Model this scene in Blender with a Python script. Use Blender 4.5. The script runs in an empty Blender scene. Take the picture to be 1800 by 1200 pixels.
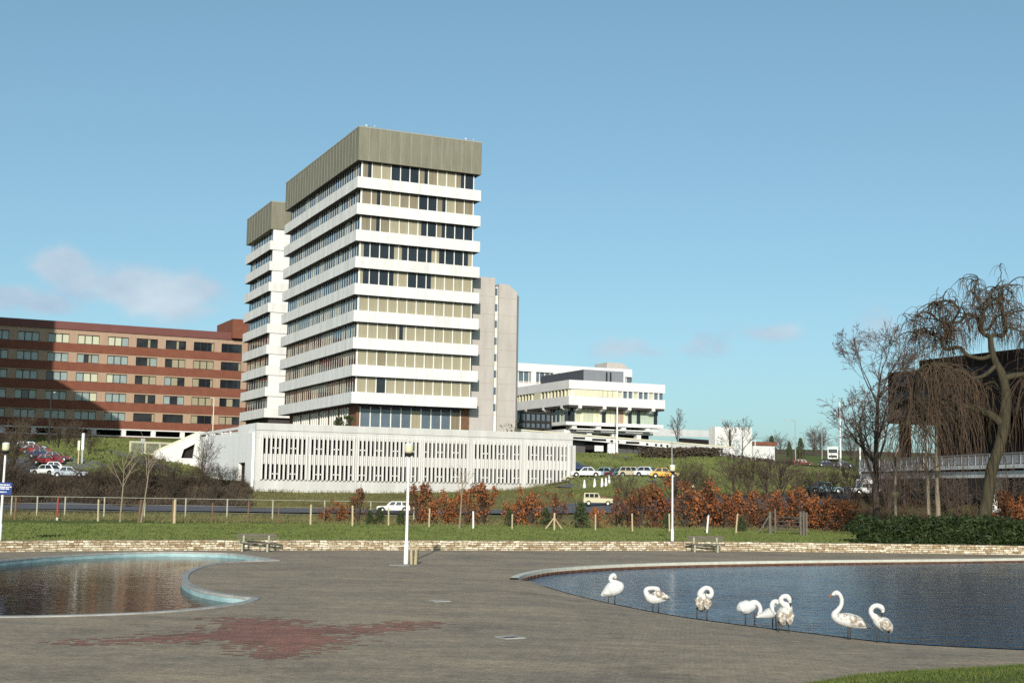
import bpy, math, random
import numpy as np
from mathutils import Vector, Matrix, noise as mnoise
from mathutils.geometry import delaunay_2d_cdt

C = bpy.context.scene.collection
SC = bpy.context.scene
R = math.radians
rnd = random.Random(7)

# ------------------------------------------------------------------ camera
F = 2300.0; CAMZ = 3.5
PITCH = math.atan(257 / F); ROLL = 0.0153
CAMM = Matrix.Rotation(math.pi/2 + PITCH, 3, 'X') @ Matrix.Rotation(ROLL, 3, 'Z')
CAMP = Vector((0, 0, CAMZ))
cam = bpy.data.cameras.new('camera'); camo = bpy.data.objects.new('camera', cam); C.objects.link(camo)
cam.sensor_width = 36; cam.lens = F / 1800 * 36; cam.clip_end = 20000; cam.clip_start = .1
camo.matrix_world = Matrix.Translation(CAMP) @ CAMM.to_4x4()
SC.camera = camo

def ray(px, py):
    return CAMM @ Vector(((px-900)/F, (600-py)/F, -1))
def at(px, py, Y):
    d = ray(px, py); return CAMP + d * (Y / d.y)
def onz(px, py, z=0.0):
    d = ray(px, py); return CAMP + d * ((z-CAMZ)/d.z)
def onplane(px, py, p, d):
    """ray meets the vertical plane through p along d; -> (distance along d, z)"""
    r = ray(px, py); n = Vector((d[1], -d[0], 0))
    q = CAMP + r * ((Vector((p[0], p[1], 0)) - CAMP.xy.to_3d()).dot(n) / r.dot(n))
    return (q.x-p[0])*d[0] + (q.y-p[1])*d[1], q.z

# ------------------------------------------------------------------ mesh builder
class MB:
    def __init__(s): s.v = []; s.f = []; s.m = []; s.c = None
    def add(s, vs, fs, mi=0):
        o = len(s.v); s.v.extend([tuple(p) for p in vs])
        for f in fs: s.f.append([i+o for i in f]); s.m.append(mi)
    def box(s, x0, x1, y0, y1, z0, z1, mi=0):
        s.add([(x0,y0,z0),(x1,y0,z0),(x1,y1,z0),(x0,y1,z0),(x0,y0,z1),(x1,y0,z1),(x1,y1,z1),(x0,y1,z1)],
              [(0,3,2,1),(4,5,6,7),(0,1,5,4),(1,2,6,5),(2,3,7,6),(3,0,4,7)], mi)
    def quad(s, a, b, c, d, mi=0): s.add([a,b,c,d], [(0,1,2,3)], mi)
    def prism(s, poly, axis, lo, hi, mi=0):
        """poly = 2-d outline; axis 'y': poly in x,z extruded in y; 'z': poly in x,y; 'x': poly in y,z"""
        def P(a, b, t): return {'y': (a,t,b), 'z': (a,b,t), 'x': (t,a,b)}[axis]
        n = len(poly)
        s.add([P(a,b,lo) for a,b in poly]+[P(a,b,hi) for a,b in poly],
              [tuple(range(n)), tuple(range(2*n-1, n-1, -1))]+[(i, i+n, (i+1)%n+n, (i+1)%n) for i in range(n)], mi)
    def tube(s, pts, rad, n=6, mi=0, cap=True, flat=1.0):
        pts = [Vector(p) for p in pts]
        if not hasattr(rad, '__len__'): rad = [rad]*len(pts)
        o = len(s.v); up = None
        for i, p in enumerate(pts):
            t = (pts[min(i+1, len(pts)-1)] - pts[max(i-1, 0)])
            t = t.normalized() if t.length > 1e-9 else Vector((0,0,1))
            if up is None:
                up = Vector((0,1,0)) if abs(t.y) < .9 else Vector((1,0,0))
            a = up - t*up.dot(t)
            a = a.normalized() if a.length > 1e-6 else t.orthogonal().normalized()
            up = a; b = t.cross(a)
            for k in range(n):
                th = 2*math.pi*k/n
                s.v.append(tuple(p + a*(math.cos(th)*rad[i]*flat) + b*(math.sin(th)*rad[i])))
        for i in range(len(pts)-1):
            for k in range(n):
                s.f.append([o+i*n+k, o+i*n+(k+1)%n, o+(i+1)*n+(k+1)%n, o+(i+1)*n+k]); s.m.append(mi)
        if cap:
            s.f.append([o+k for k in range(n)][::-1]); s.m.append(mi)
            e = o+(len(pts)-1)*n; s.f.append([e+k for k in range(n)]); s.m.append(mi)
    def cyl(s, c, ax, r0, r1, h, n=12, mi=0):
        c = Vector(c); ax = Vector(ax).normalized(); s.tube([c, c+ax*h], [r0, r1], n, mi)
    def lathe(s, c, prof, n=14, mi=0):
        s.tube([(c[0], c[1], c[2]+z) for r, z in prof], [max(r, 1e-4) for r, z in prof], n, mi)
    def leaf(s, p, size, rr, mi=0, droop=0):
        a = Vector((rr.gauss(0,1), rr.gauss(0,1), rr.gauss(0,1)-droop)).normalized()
        b = a.orthogonal().normalized(); b = (Matrix.Rotation(rr.uniform(0, 6.28), 3, a) @ b)
        p = Vector(p); h = size*.5; w = size*.32
        s.add([p-a*h, p+b*w, p+a*h, p-b*w], [(0,1,2,3)], mi)
    def build(s, name, mats, parent=None, smooth=False, tag=None, col=None):
        me = bpy.data.meshes.new(name); me.from_pydata(s.v, [], s.f)
        mats = mats if isinstance(mats, (list, tuple)) else [mats]
        for m in mats: me.materials.append(m)
        if len(mats) > 1: me.polygons.foreach_set('material_index', s.m)
        if smooth: me.polygons.foreach_set('use_smooth', [True]*len(s.f))
        if col is not None:
            at_ = me.attributes.new('tint', 'FLOAT', 'POINT'); at_.data.foreach_set('value', col)
        me.update()
        o = bpy.data.objects.new(name, me); C.objects.link(o)
        if parent: o.parent = parent
        return o

def tag(o, label=None, cat=None, group=None, kind=None):
    for k, v in (('label', label), ('category', cat), ('group', group), ('kind', kind)):
        if v: o[k] = v
    return o
def empty(name, loc=(0,0,0), rz=0, label=None, cat=None, group=None):
    o = bpy.data.objects.new(name, None); C.objects.link(o); o.location = loc; o.rotation_euler.z = rz
    o.empty_display_size = .2
    return tag(o, label, cat, group)
def copy_tree(o, parent=None):
    c = o.copy(); C.objects.link(c)
    if parent: c.parent = parent
    for ch in list(o.children): copy_tree(ch, c)
    return c

# ------------------------------------------------------------------ materials
def mat(name, col, rough=.8, var=.12, scale=2.0, bump=0, spec=.3, metal=0, coat=0, col2=None, detail=4, stretch=None, bscale=None, rnd_var=0):
    m = bpy.data.materials.new(name); m.use_nodes = True; nt = m.node_tree; N = nt.nodes; L = nt.links
    b = N['Principled BSDF']; b.inputs['Roughness'].default_value = rough
    b.inputs['Specular IOR Level'].default_value = spec; b.inputs['Metallic'].default_value = metal
    b.inputs['Coat Weight'].default_value = coat
    tc = N.new('ShaderNodeTexCoord'); src = tc.outputs['Object']
    if stretch:
        mp = N.new('ShaderNodeMapping'); mp.inputs['Scale'].default_value = stretch; L.new(src, mp.inputs[0]); src = mp.outputs[0]
    nz = N.new('ShaderNodeTexNoise'); nz.inputs['Scale'].default_value = scale; nz.inputs['Detail'].default_value = detail
    nz.inputs['Roughness'].default_value = .65
    L.new(src, nz.inputs[0])
    rp = N.new('ShaderNodeValToRGB'); L.new(nz.outputs[0], rp.inputs[0])
    rp.color_ramp.elements[0].position = .3; rp.color_ramp.elements[1].position = .7
    c2 = col2 or [min(1, c*(1+var)) for c in col]
    c1 = col if col2 else [c*(1-var) for c in col]
    rp.color_ramp.elements[0].color = (*c1, 1); rp.color_ramp.elements[1].color = (*c2, 1)
    out = rp.outputs[0]
    if rnd_var:
        oi = N.new('ShaderNodeObjectInfo'); mr = N.new('ShaderNodeMapRange'); L.new(oi.outputs['Random'], mr.inputs[0])
        mr.inputs[3].default_value = 1-rnd_var; mr.inputs[4].default_value = 1+rnd_var
        hs = N.new('ShaderNodeHueSaturation'); L.new(out, hs.inputs['Color']); L.new(mr.outputs[0], hs.inputs['Value']); out = hs.outputs[0]
    L.new(out, b.inputs['Base Color'])
    if bump:
        n2 = N.new('ShaderNodeTexNoise'); n2.inputs['Scale'].default_value = bscale or scale*6; n2.inputs['Detail'].default_value = 5
        L.new(src, n2.inputs[0])
        bp = N.new('ShaderNodeBump'); bp.inputs['Strength'].default_value = bump; bp.inputs['Distance'].default_value = .05
        L.new(n2.outputs[0], bp.inputs['Height']); L.new(bp.outputs[0], b.inputs['Normal'])
    return m

M = {}
M['white_conc'] = mat('white_concrete', (.70,.69,.675), .85, .07, .35, .15, bscale=8)
M['white_stain'] = mat('weathered_white_concrete', (.56,.55,.53), .85, col2=(.76,.755,.74), scale=.7, stretch=(1,1,.18), bump=.15, bscale=8)
M['garage_conc'] = mat('garage_concrete', (.46,.445,.425), .9, col2=(.58,.57,.55), scale=.5, stretch=(1.2,1.2,.15), bump=.2, bscale=8)
M['band_joint'] = mat('band_joint', (.46,.45,.43), .9, .1)
M['white_side'] = mat('painted_white_concrete', (.72,.715,.70), .9, col2=(.80,.795,.785), scale=.6, stretch=(1,1,.2), bump=.1)
M['fin'] = mat('fin_concrete', (.60,.575,.55), .9, col2=(.70,.68,.66), scale=.8, stretch=(1.5,1.5,.15), bump=.1)
M['olive'] = mat('olive_cladding', (.168,.157,.112), .75, col2=(.228,.217,.165), scale=.9, stretch=(1.4,1.4,.25), bump=.2)
M['olive_seam'] = mat('cladding_seam', (.29,.28,.235), .8, .1)
M['soffit'] = mat('dark_soffit', (.05,.042,.04), .8, .15)  # dark colour stands in for shade beneath overhanging floors
M['mullion'] = mat('pale_mullion', (.74,.73,.68), .6, .05)
M['blind_blue'] = mat('blue_grey_blind', (.26,.32,.31), .25, .12, .8, spec=.5, coat=.4)
M['glass'] = mat('dark_glass', (.016,.019,.024), .06, .3, .3, spec=.6)
M['glass_blue'] = mat('blue_grey_glass', (.10,.13,.16), .08, .15, .5, spec=.6)
M['curtain'] = mat('tan_curtain', (.275,.24,.155), .35, col2=(.36,.315,.215), scale=1.2, stretch=(6,6,.2), spec=.5, coat=.4)
M['curtain_pale'] = mat('pale_blind', (.50,.50,.36), .4, .06, 1.0, spec=.5, coat=.4)
M['curtain_grey'] = mat('grey_curtain', (.17,.14,.095), .35, col2=(.26,.21,.13), scale=1.0, stretch=(8,8,.2), spec=.5, coat=.4)
M['brown_brick'] = mat('brown_brick', (.16,.085,.05), .9, .2, 3, .3)
M['void'] = mat('dark_interior', (.022,.018,.018), .95, .2)  # near black: the shade inside openings is put into the colour
M['pink_conc'] = mat('pinkish_concrete', (.39,.355,.325), .9, col2=(.48,.44,.405), scale=.7, stretch=(1,1,.25), bump=.3, bscale=10)
M['joint'] = mat('concrete_joint', (.38,.32,.28), .9, .1)
M['red_brick'] = mat('red_brick', (.165,.058,.036), .9, col2=(.215,.080,.050), scale=.6, bump=.3, bscale=6)
M['red_fascia'] = mat('red_brown_fascia', (.155,.060,.052), .7, .1, .3)
M['pink_brick'] = mat('pink_brick', (.345,.235,.165), .9, col2=(.41,.285,.205), scale=.8, stretch=(3,3,.3), bump=.2)
M['black_frame'] = mat('black_frame', (.03,.028,.026), .5, .1)
M['bronze'] = mat('bronze_panel', (.006,.005,.005), .5, .3, .4, spec=.04)
M['bronze_glass'] = mat('bronze_glass', (.006,.006,.008), .12, .3, .3, spec=.25)
M['slate'] = mat('grey_cladding', (.19,.20,.22), .6, .15, 1.0, stretch=(5,5,.3))
M['dark_slate'] = mat('dark_cladding', (.07,.072,.085), .6, .15, 1.0, stretch=(5,5,.3))
M['ret_wall'] = mat('grey_retaining_wall', (.10,.095,.095), .9, .2, .6, .3)
M['green_panel'] = mat('pale_green_panel', (.40,.47,.38), .4, .1, spec=.4)
M['cream'] = mat('cream_paint', (.66,.62,.45), .6, .08)
M['asphalt'] = mat('asphalt', (.105,.105,.118), .9, .12, .8, .2)
M['asphalt_light'] = mat('worn_asphalt', (.15,.145,.155), .9, .12, .8, .2)
M['kerb'] = mat('pale_kerb', (.44,.43,.36), .85, col2=(.58,.57,.49), scale=2.5, bump=.2)
M['kerb_brown'] = mat('brown_kerb_tile', (.13,.06,.035), .8, .3, 3)
M['coping'] = mat('worn_coping', (.24,.23,.215), .85, col2=(.38,.37,.345), scale=1.6, bump=.3)
M['pool_blue'] = mat('blue_pool_paint', (.22,.36,.38), .6, col2=(.40,.54,.54), scale=1.3, stretch=(1,1,4), bump=.2)
M['pool_bed'] = mat('pool_bed', (.05,.042,.03), .95, .3)
M['red_pave'] = None
M['wood_grey'] = mat('weathered_wood', (.085,.073,.060), .85, col2=(.165,.145,.12), scale=2.5, stretch=(1,6,6), bump=.3)
M['wood_stake'] = mat('pale_stake_wood', (.46,.38,.24), .85, .2, 3, stretch=(5,5,1))
M['wood_dark'] = mat('dark_stake_wood', (.17,.10,.06), .85, .2, 3)
M['wood_red'] = mat('red_painted_wood', (.30,.06,.035), .7, .15, 3)
M['lamp_white'] = mat('white_lamp_paint', (.78,.78,.77), .35, .04, 2, spec=.5)
M['lamp_cream'] = mat('cream_diffuser', (.62,.57,.38), .4, .05, 2, spec=.5)
M['black'] = mat('black_paint', (.02,.02,.02), .5, .1)
M['rail_grey'] = mat('rail_paint', (.30,.30,.30), .5, .1, 1)
M['grey_metal'] = mat('grey_metal', (.33,.33,.34), .5, .1, spec=.5)
M['post_conc'] = mat('fence_post_concrete', (.33,.32,.24), .9, .15, 3)
M['wire'] = mat('fence_wire', (.36,.35,.29), .5, .1)
M['sign_blue'] = mat('blue_sign_face', (.012,.04,.20), .4, .05)
M['sign_white'] = mat('white_sign_lettering', (.8,.8,.8), .6, .03)
M['rubber'] = mat('tyre_rubber', (.02,.02,.02), .8, .1)
M['chrome'] = mat('chrome_trim', (.6,.6,.6), .25, .05, metal=.8, spec=.5)
M['car_glass'] = mat('car_glass', (.02,.024,.03), .05, .1, spec=.7)
M['bark'] = mat('grey_green_bark', (.030,.025,.015), .9, col2=(.072,.060,.034), scale=1.5, stretch=(3,3,.6), bump=.6)
M['bark_dark'] = mat('dark_bark', (.060,.045,.035), .9, .25, 2, .4)
M['bark_pale'] = mat('pale_bark', (.25,.20,.145), .9, .2, 2)
M['twig'] = mat('red_brown_twig', (.048,.029,.020), .9, col2=(.088,.058,.036), scale=.35)
M['twig_dark'] = mat('purple_brown_twig', (.060,.042,.036), .9, col2=(.10,.072,.058), scale=.5)
M['twig_scrub'] = mat('scrub_twig', (.050,.036,.028), .95, col2=(.10,.075,.05), scale=.25)
M['beech'] = mat('rust_beech_leaf', (.165,.052,.018), .85, col2=(.42,.142,.042), scale=1.1, rnd_var=.35)
M['beech_brown'] = mat('brown_beech_leaf', (.080,.036,.021), .85, col2=(.17,.075,.037), scale=1.1, rnd_var=.15)
M['laurel'] = mat('laurel_leaf', (.012,.021,.007), .6, col2=(.036,.055,.016), scale=.9, spec=.2)
M['conifer'] = mat('conifer_leaf', (.03,.045,.015), .8, col2=(.07,.095,.03), scale=1.5)
M['olive_leaf'] = mat('olive_leaf', (.10,.09,.03), .8, col2=(.19,.17,.06), scale=1.2)
M['far_hill'] = mat('far_field', (.16,.12,.08), .95, .2, .01)
M['skin'] = mat('skin', (.5,.3,.22), .6, .05)
M['cloth_dark'] = mat('dark_cloth', (.03,.03,.05), .9, .1)
M['cloth_white'] = mat('white_cloth', (.75,.75,.75), .9, .05)
def carpaint(name, c): return mat(name, c, .3, .04, 1, spec=.5, coat=.6)
CP = {k: carpaint(k+'_car_paint', v) for k, v in dict(white=(.75,.75,.74), blue=(.028,.05,.13), lightblue=(.28,.42,.47), red=(.30,.02,.03), cream=(.52,.47,.31), yellow=(.66,.37,.045), navy=(.015,.02,.05), silver=(.42,.47,.53), maroon=(.16,.03,.045), beige=(.50,.44,.30), teal=(.10,.22,.27)).items()}
# ------------------------------------------------------------------ ground shape
WALL_PX = [(-260,973.5),(0,969.5),(150,967.5),(430,966.5),(700,966.3),(900,966.8),(1100,967),(1260,967.6),(1500,970.2),(1650,972.2),(1800,974.6),(2000,978)]
WALLP = [onz(x, y, 0) for x, y in WALL_PX]
WX = [p.x for p in WALLP]; WY = [p.y for p in WALLP]
def wallY(x): return float(np.interp(x, WX, WY))

ctrl = []
def cp(px, py, D): p = at(px, py, D); ctrl.append((p.x, p.y, p.z))
def cz(x, y, z): ctrl.append((x, y, z))
for x in range(-50, 60, 12): cz(x, wallY(x)+.5, .42)
for x in (-90, 90): cz(x, 66, .42)
for x in range(-60, 75, 15): cz(x, 100, .55)
for x in range(-75, 75, 15): cz(x, 120, .45+max(0,x)*.008)
for x in range(-90, 60, 15): cz(x, 140, .45+max(0,x+20)*.010); cz(x, 157, .5+max(0,x+20)*.012)
for x in (-90,-75,-60,-45): cz(x, 164, 3.6)
cz(-35,166,3.2); cz(-25,172,3.1); cz(-12,178,3.1); cz(0,183,3.1); cz(9,187,3.3); cz(-33,170,3.6)
cp(60,838,168); cp(110,834,168); cp(0,812,178); cp(30,806,180); cp(100,812,178); cp(130,832,166); cp(-150,820,175)
cp(200,795,190); cp(150,786,192); cp(270,807,192); cp(300,822,191); cp(330,838,190); cp(418,843,172); cp(380,845,180)
cp(100,792,200); cp(180,812,178); cp(230,835,172); cp(160,838,168)
cp(0,771,246); cp(150,768,248); cp(370,770,262); cp(-200,775,235); cp(230,783,225); cp(150,775,225)
cp(1020,838,180); cp(1045,857,168); cp(1100,858,167); cp(1165,843,174); cp(1100,841,177); cp(1205,852,168); cp(1010,817,200); cp(1080,820,198); cp(1080,804,214); cp(1200,804,225); cp(1020,798,216); cp(1260,803,235); cp(1260,801,262)
cp(1080,868,160); cp(1200,866,158)
cp(1250,868,150); cp(1110,880,154); cp(1200,835,185); cp(1300,830,215); cp(1400,850,165); cp(1400,829,255); cp(1410,821,300); cp(1330,806,300); cp(1480,822,285)
cp(1500,848,155); cp(1560,866,140); cp(1700,880,128); cp(1800,885,118); cp(1350,870,148); cp(1450,872,145); cp(1600,850,165); cp(1700,850,170)
cp(1400,788,480); cp(1250,795,440); cp(1520,800,420); cp(1700,800,420)
cz(-60,300,12); cz(0,300,11.5); cz(60,330,12.5); cz(-20,225,8); cz(0,235,9); cz(-45,225,7)
for x in (-260, 260): cz(x,150,5); cz(x,300,12)
for x in (-900,-300,0,300,900): cz(x, 900, 24 if x > 0 else 16)
for x in (-3000, 0, 3000): cz(x, 4200, 40)
_c = np.array(ctrl); _xy = _c[:, :2]
_A = np.linalg.norm(_xy[:,None]-_xy[None], axis=2)
_n = len(_c); _P = np.hstack([np.ones((_n,1)), _xy])
_K = np.block([[_A - np.eye(_n)*.6, _P],[_P.T, np.zeros((3,3))]])
_w = np.linalg.solve(_K, np.concatenate([_c[:,2], np.zeros(3)]))
def Hs(XY):
    XY = np.asarray(XY, float).reshape(-1, 2); out = np.empty(len(XY))
    for i in range(0, len(XY), 4000):
        q = XY[i:i+4000]
        out[i:i+4000] = np.linalg.norm(q[:,None]-_xy[None], axis=2) @ _w[:_n] + _w[_n] + q @ _w[_n+1:]
    return out
def H(x, y): return float(Hs([(x, y)])[0])

# terrain sheet from the back of the stone wall to the horizon
ts = [.3]
while ts[-1] < 40: ts.append(ts[-1]+1.5)
while ts[-1] < 260: ts.append(ts[-1]+2.5)
while ts[-1] < 6000: ts.append(ts[-1]*1.12)
xs = list(np.arange(-150, 171, 2.5))
a = -150; st = 4
while a > -5000: st *= 1.3; a -= st; xs.insert(0, a)
a = 170; st = 4
while a < 5000: st *= 1.3; a += st; xs.append(a)
XY = [(x, wallY(x)+t) for t in ts for x in xs]
Z = Hs(XY)
tb = MB(); tb.v = []
tint = []
for (x, y), z in zip(XY, Z):
    if y < 300: z += mnoise.noise(Vector((x*.25, y*.25, 0)))*(.02 if y < 100 else .12)
    tb.v.append((x, y, z))
    # 0 = mown lawn, .5 = rough olive grass, 1 = brown scrub litter
    px = 900 + F*x/y
    r = 0.0
    if y > 98: r = min(.62, (y-98)/14*.55)
    if 118 < y < 170: r = .55 if x > -40 else .85
    if y >= 168:
        r = .12 if x > 8 else .25
        if -75 < x < -38 and y < 200: r = .3
    if x > 38 and y < 185: r = max(r, min(.9, (x-30)/20*.6 + .2))
    if y > 380: r = .85
    if x < -40 and 155 < y < 172: r = .95
    tint.append(r)
nx = len(xs)
for j in range(len(ts)-1):
    for i in range(nx-1):
        q = j*nx+i; tb.f.append([q, q+1, q+nx+1, q+nx]); tb.m.append(0)

def ground_mat():
    m = bpy.data.materials.new('grass_and_earth'); m.use_nodes = True; nt = m.node_tree; N = nt.nodes; L = nt.links
    b = N['Principled BSDF']; b.inputs['Roughness'].default_value = .95; b.inputs['Specular IOR Level'].default_value = .1
    tc = N.new('ShaderNodeTexCoord'); att = N.new('ShaderNodeAttribute'); att.attribute_name = 'tint'
    def nz(s, d=5):
        n = N.new('ShaderNodeTexNoise'); n.inputs['Scale'].default_value = s; n.inputs['Detail'].default_value = d; n.inputs['Roughness'].default_value = .7
        L.new(tc.outputs['Object'], n.inputs[0]); return n
    def ramp(src, c1, c2, a=.3, e=.7):
        r = N.new('ShaderNodeValToRGB'); r.color_ramp.elements[0].position = a; r.color_ramp.elements[1].position = e
        r.color_ramp.elements[0].color = (*c1,1); r.color_ramp.elements[1].color = (*c2,1); L.new(src, r.inputs[0]); return r
    n1, n2, n3 = nz(.35), nz(1.3, 8), nz(7, 4)
    lawn = ramp(n1.outputs[0], (.085,.105,.026), (.120,.140,.038))
    fine = ramp(n3.outputs[0], (.8,.8,.8), (1.2,1.2,1.15))
    mx = N.new('ShaderNodeMix'); mx.data_type = 'RGBA'; mx.blend_type = 'MULTIPLY'; mx.inputs[0].default_value = 1
    L.new(lawn.outputs[0], mx.inputs[6]); L.new(fine.outputs[0], mx.inputs[7])
    rough = ramp(n2.outputs[0], (.095,.075,.034), (.20,.18,.075), .32, .68)
    add = N.new('ShaderNodeMath'); add.operation = 'MULTIPLY_ADD'; L.new(n2.outputs[0], add.inputs[0]); add.inputs[1].default_value = .9; add.inputs[2].default_value = -.45
    a2 = N.new('ShaderNodeMath'); a2.operation = 'ADD'; L.new(add.outputs[0], a2.inputs[0]); L.new(att.outputs['Fac'], a2.inputs[1])
    f = ramp(a2.outputs[0], (0,0,0), (1,1,1), .12, .65)
    m2 = N.new('ShaderNodeMix'); m2.data_type = 'RGBA'; L.new(f.outputs[0], m2.inputs[0]); L.new(mx.outputs[2], m2.inputs[6]); L.new(rough.outputs[0], m2.inputs[7])
    brown = ramp(n2.outputs[0], (.045,.032,.022), (.105,.078,.048))
    f2 = ramp(a2.outputs[0], (0,0,0), (1,1,1), .7, .95)
    m3 = N.new('ShaderNodeMix'); m3.data_type = 'RGBA'; L.new(f2.outputs[0], m3.inputs[0]); L.new(m2.outputs[2], m3.inputs[6]); L.new(brown.outputs[0], m3.inputs[7])
    L.new(m3.outputs[2], b.inputs['Base Color'])
    bp = N.new('ShaderNodeBump'); bp.inputs['Strength'].default_value = .35; bp.inputs['Distance'].default_value = .06
    L.new(n3.outputs[0], bp.inputs['Height']); L.new(bp.outputs[0], b.inputs['Normal'])
    return m
M['ground'] = ground_mat()
terrain = tb.build('terrain', M['ground'], smooth=True, col=tint); tag(terrain, kind='structure')
g = MB(); g.quad((-9000,-4000,-3),(9000,-4000,-3),(9000,60,-3),(-9000,60,-3)); tag(g.build('ground', M['ground'], col=[.4]*4), kind='structure')

def sheet(name, pts, widths, m, lift=.12, cross=5):
    """a road following the ground: pts = centre line (x, y)"""
    P = []
    for i in range(len(pts)-1):
        k = max(1, int((Vector(pts[i+1])-Vector(pts[i])).length/3))
        for j in range(k):
            t = j/k; P.append((Vector(pts[i]).lerp(Vector(pts[i+1]), t), widths[i]*(1-t)+widths[i+1]*t))
    P.append((Vector(pts[-1]), widths[-1])); b = MB(); q = []
    for i, (p, w) in enumerate(P):
        t = (P[min(i+1,len(P)-1)][0]-P[max(i-1,0)][0]).normalized(); n = Vector((-t.y, t.x))
        for k in range(cross+1):
            r = p + n*w*(k/cross-.5); q.append((r.x, r.y))
    zz = Hs(q)
    b.v = [(x, y, z+lift) for (x, y), z in zip(q, zz)]
    for i in range(len(P)-1):
        for k in range(cross):
            o = i*(cross+1)+k; b.f.append([o, o+cross+1, o+cross+2, o+1]); b.m.append(0)
    o = b.build(name, m, smooth=True); tag(o, kind='structure'); return o
sheet('road', [(-220,146),(-60,147.5),(0,149),(60,147),(220,140)], [15]*5, M['asphalt'], .15)
def PXY(px, py, D): p = at(px, py, D); return (p.x, p.y)
sheet('car_park', [PXY(-60,835,172), PXY(60,820,176), PXY(150,832,172)], [12,13,10], M['asphalt_light'], .12)
sheet('drive', [PXY(330,845,176), PXY(285,815,186), PXY(235,800,192), PXY(190,794,196), PXY(150,790,200)], [5,6,7,6,5], M['asphalt_light'], .14)
sheet('parking_road', [PXY(960,836,182), PXY(1040,836,182), PXY(1110,841,178), PXY(1190,849,171)], [10,10,8,6], M['asphalt'], .14)
sheet('slip_road', [PXY(1000,856,170), PXY(1040,852,172)], [7,6], M['asphalt'], .14)
sheet('path', [PXY(1105,806,212), PXY(1070,798,217), PXY(1048,792,224)], [4,6,8], M['asphalt_light'], .16)
sheet('hill_road', [PXY(1290,806,300), PXY(1360,813,300), PXY(1440,822,296), PXY(1560,835,280)], [7,8,8,8], M['asphalt_light'], .2)

# ------------------------------------------------------------------ plaza with two ponds
LP_PX = [(-150,1000),(0,985.5),(75,979),(150,974.5),(240,971),(320,970.5),(400,973),(455,980),(482,985),
         (430,986),(385,989),(350,996),(326,1006),(319,1016),(324,1026),(345,1036),(380,1044),(420,1049),(443,1052),
         (428,1058),(390,1064),(350,1069),(280,1075),(200,1079),(100,1082),(0,1083.5),(-150,1083)]
LP = [onz(x, y, 0) for x, y in LP_PX]
FAR_PX = [(911,1018.5),(918,1014),(935,1009),(965,1003.5),(1000,1000),(1050,996.5),(1100,994),(1180,991.3),(1260,989.5),(1350,988),(1450,986.7),(1560,985.6),(1680,984.4),(1800,982.6),(2000,980)]
NEAR_PX = [(2000,1150),(1900,1147),(1800,1142),(1700,1137.5),(1600,1132),(1540,1127),(1480,1120),(1400,1110),(1300,1098),(1240,1090),(1180,1081),(1120,1070),(1080,1062),(1040,1053),(1000,1043),(960,1031),(930,1024)]
WZ = -.15
def smooth_line(P, k=4):
    out = []
    for i in range(len(P)-1):
        p0, p1, p2, p3 = P[max(i-1,0)], P[i], P[i+1], P[min(i+2,len(P)-1)]
        for j in range(k):
            t = j/k
            out.append(.5*((2*p1)+(p2-p0)*t+(2*p0-5*p1+4*p2-p3)*t*t+(3*p1-p0-3*p2+p3)*t**3))
    out.append(P[-1]); return out
RF = smooth_line([onz(x, y, 0) for x, y in FAR_PX])
RN = smooth_line([onz(x, y, WZ-.02) for x, y in NEAR_PX])
LPs = smooth_line(LP[:9], 4)[:-1] + smooth_line(LP[8:19], 4)[:-1] + smooth_line(LP[18:], 4)
def inpoly(x, y, poly):
    c = False; n = len(poly); j = n-1
    for i in range(n):
        a, b = poly[i], poly[j]
        if (a.y > y) != (b.y > y) and x < (b.x-a.x)*(y-a.y)/(b.y-a.y)+a.x: c = not c
        j = i
    return c
RPOLY = RF + RN
verts2, zz = [], []
def addv(p, z): verts2.append(Vector((p.x, p.y))); zz.append(z); return len(verts2)-1
edges = []
def loop(P, zs, closed=False):
    ids = [addv(p, z) for p, z in zip(P, zs)]
    edges.extend([(ids[i], ids[i+1]) for i in range(len(ids)-1)])
    if closed: edges.append((ids[-1], ids[0]))
    return ids
loop(LPs, [0]*len(LPs), True)
i1 = loop(RF, [0]*len(RF)); i2 = loop(RN, [WZ-.02]*len(RN)); edges += [(i1[-1], i2[0]), (i2[-1], i1[0])]
# shelving edge: the paving dips to the water over about 3 m
sh = []
for i, p in enumerate(RN[:-3]):
    t = (RN[min(i+1,len(RN)-1)]-RN[max(i-1,0)]); n = Vector((t.y, -t.x)).normalized()
    if n.y > 0: n = -n
    w = 3.2*min(1, (len(RN)-3-i)/14)+.15
    sh.append(Vector((p.x+n.x*w, p.y+n.y*w, 0)))
loop(sh, [0]*len(sh))
bx = [Vector((WX[0]-30, WY[0]+.2))]+[Vector((x, y+.2)) for x, y in zip(WX, WY)]+[Vector((WX[-1]+30, WY[-1]+.2)), Vector((WX[-1]+30,-25)), Vector((WX[0]-30,-25))]
loop(bx, [0]*len(bx), True)
res = delaunay_2d_cdt(verts2, edges, [], 1, 1e-5)
pv, pf, orig = res[0], res[2], res[3]
pb = MB()
pb.v = [(v.x, v.y, zz[o[0]] if o else 0) for v, o in zip(pv, orig)]
for f in pf:
    cx = sum(pv[i].x for i in f)/3; cy = sum(pv[i].y for i in f)/3
    if inpoly(cx, cy, LPs) or inpoly(cx, cy, RPOLY): continue
    pb.f.append(list(f)); pb.m.append(0)

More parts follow.
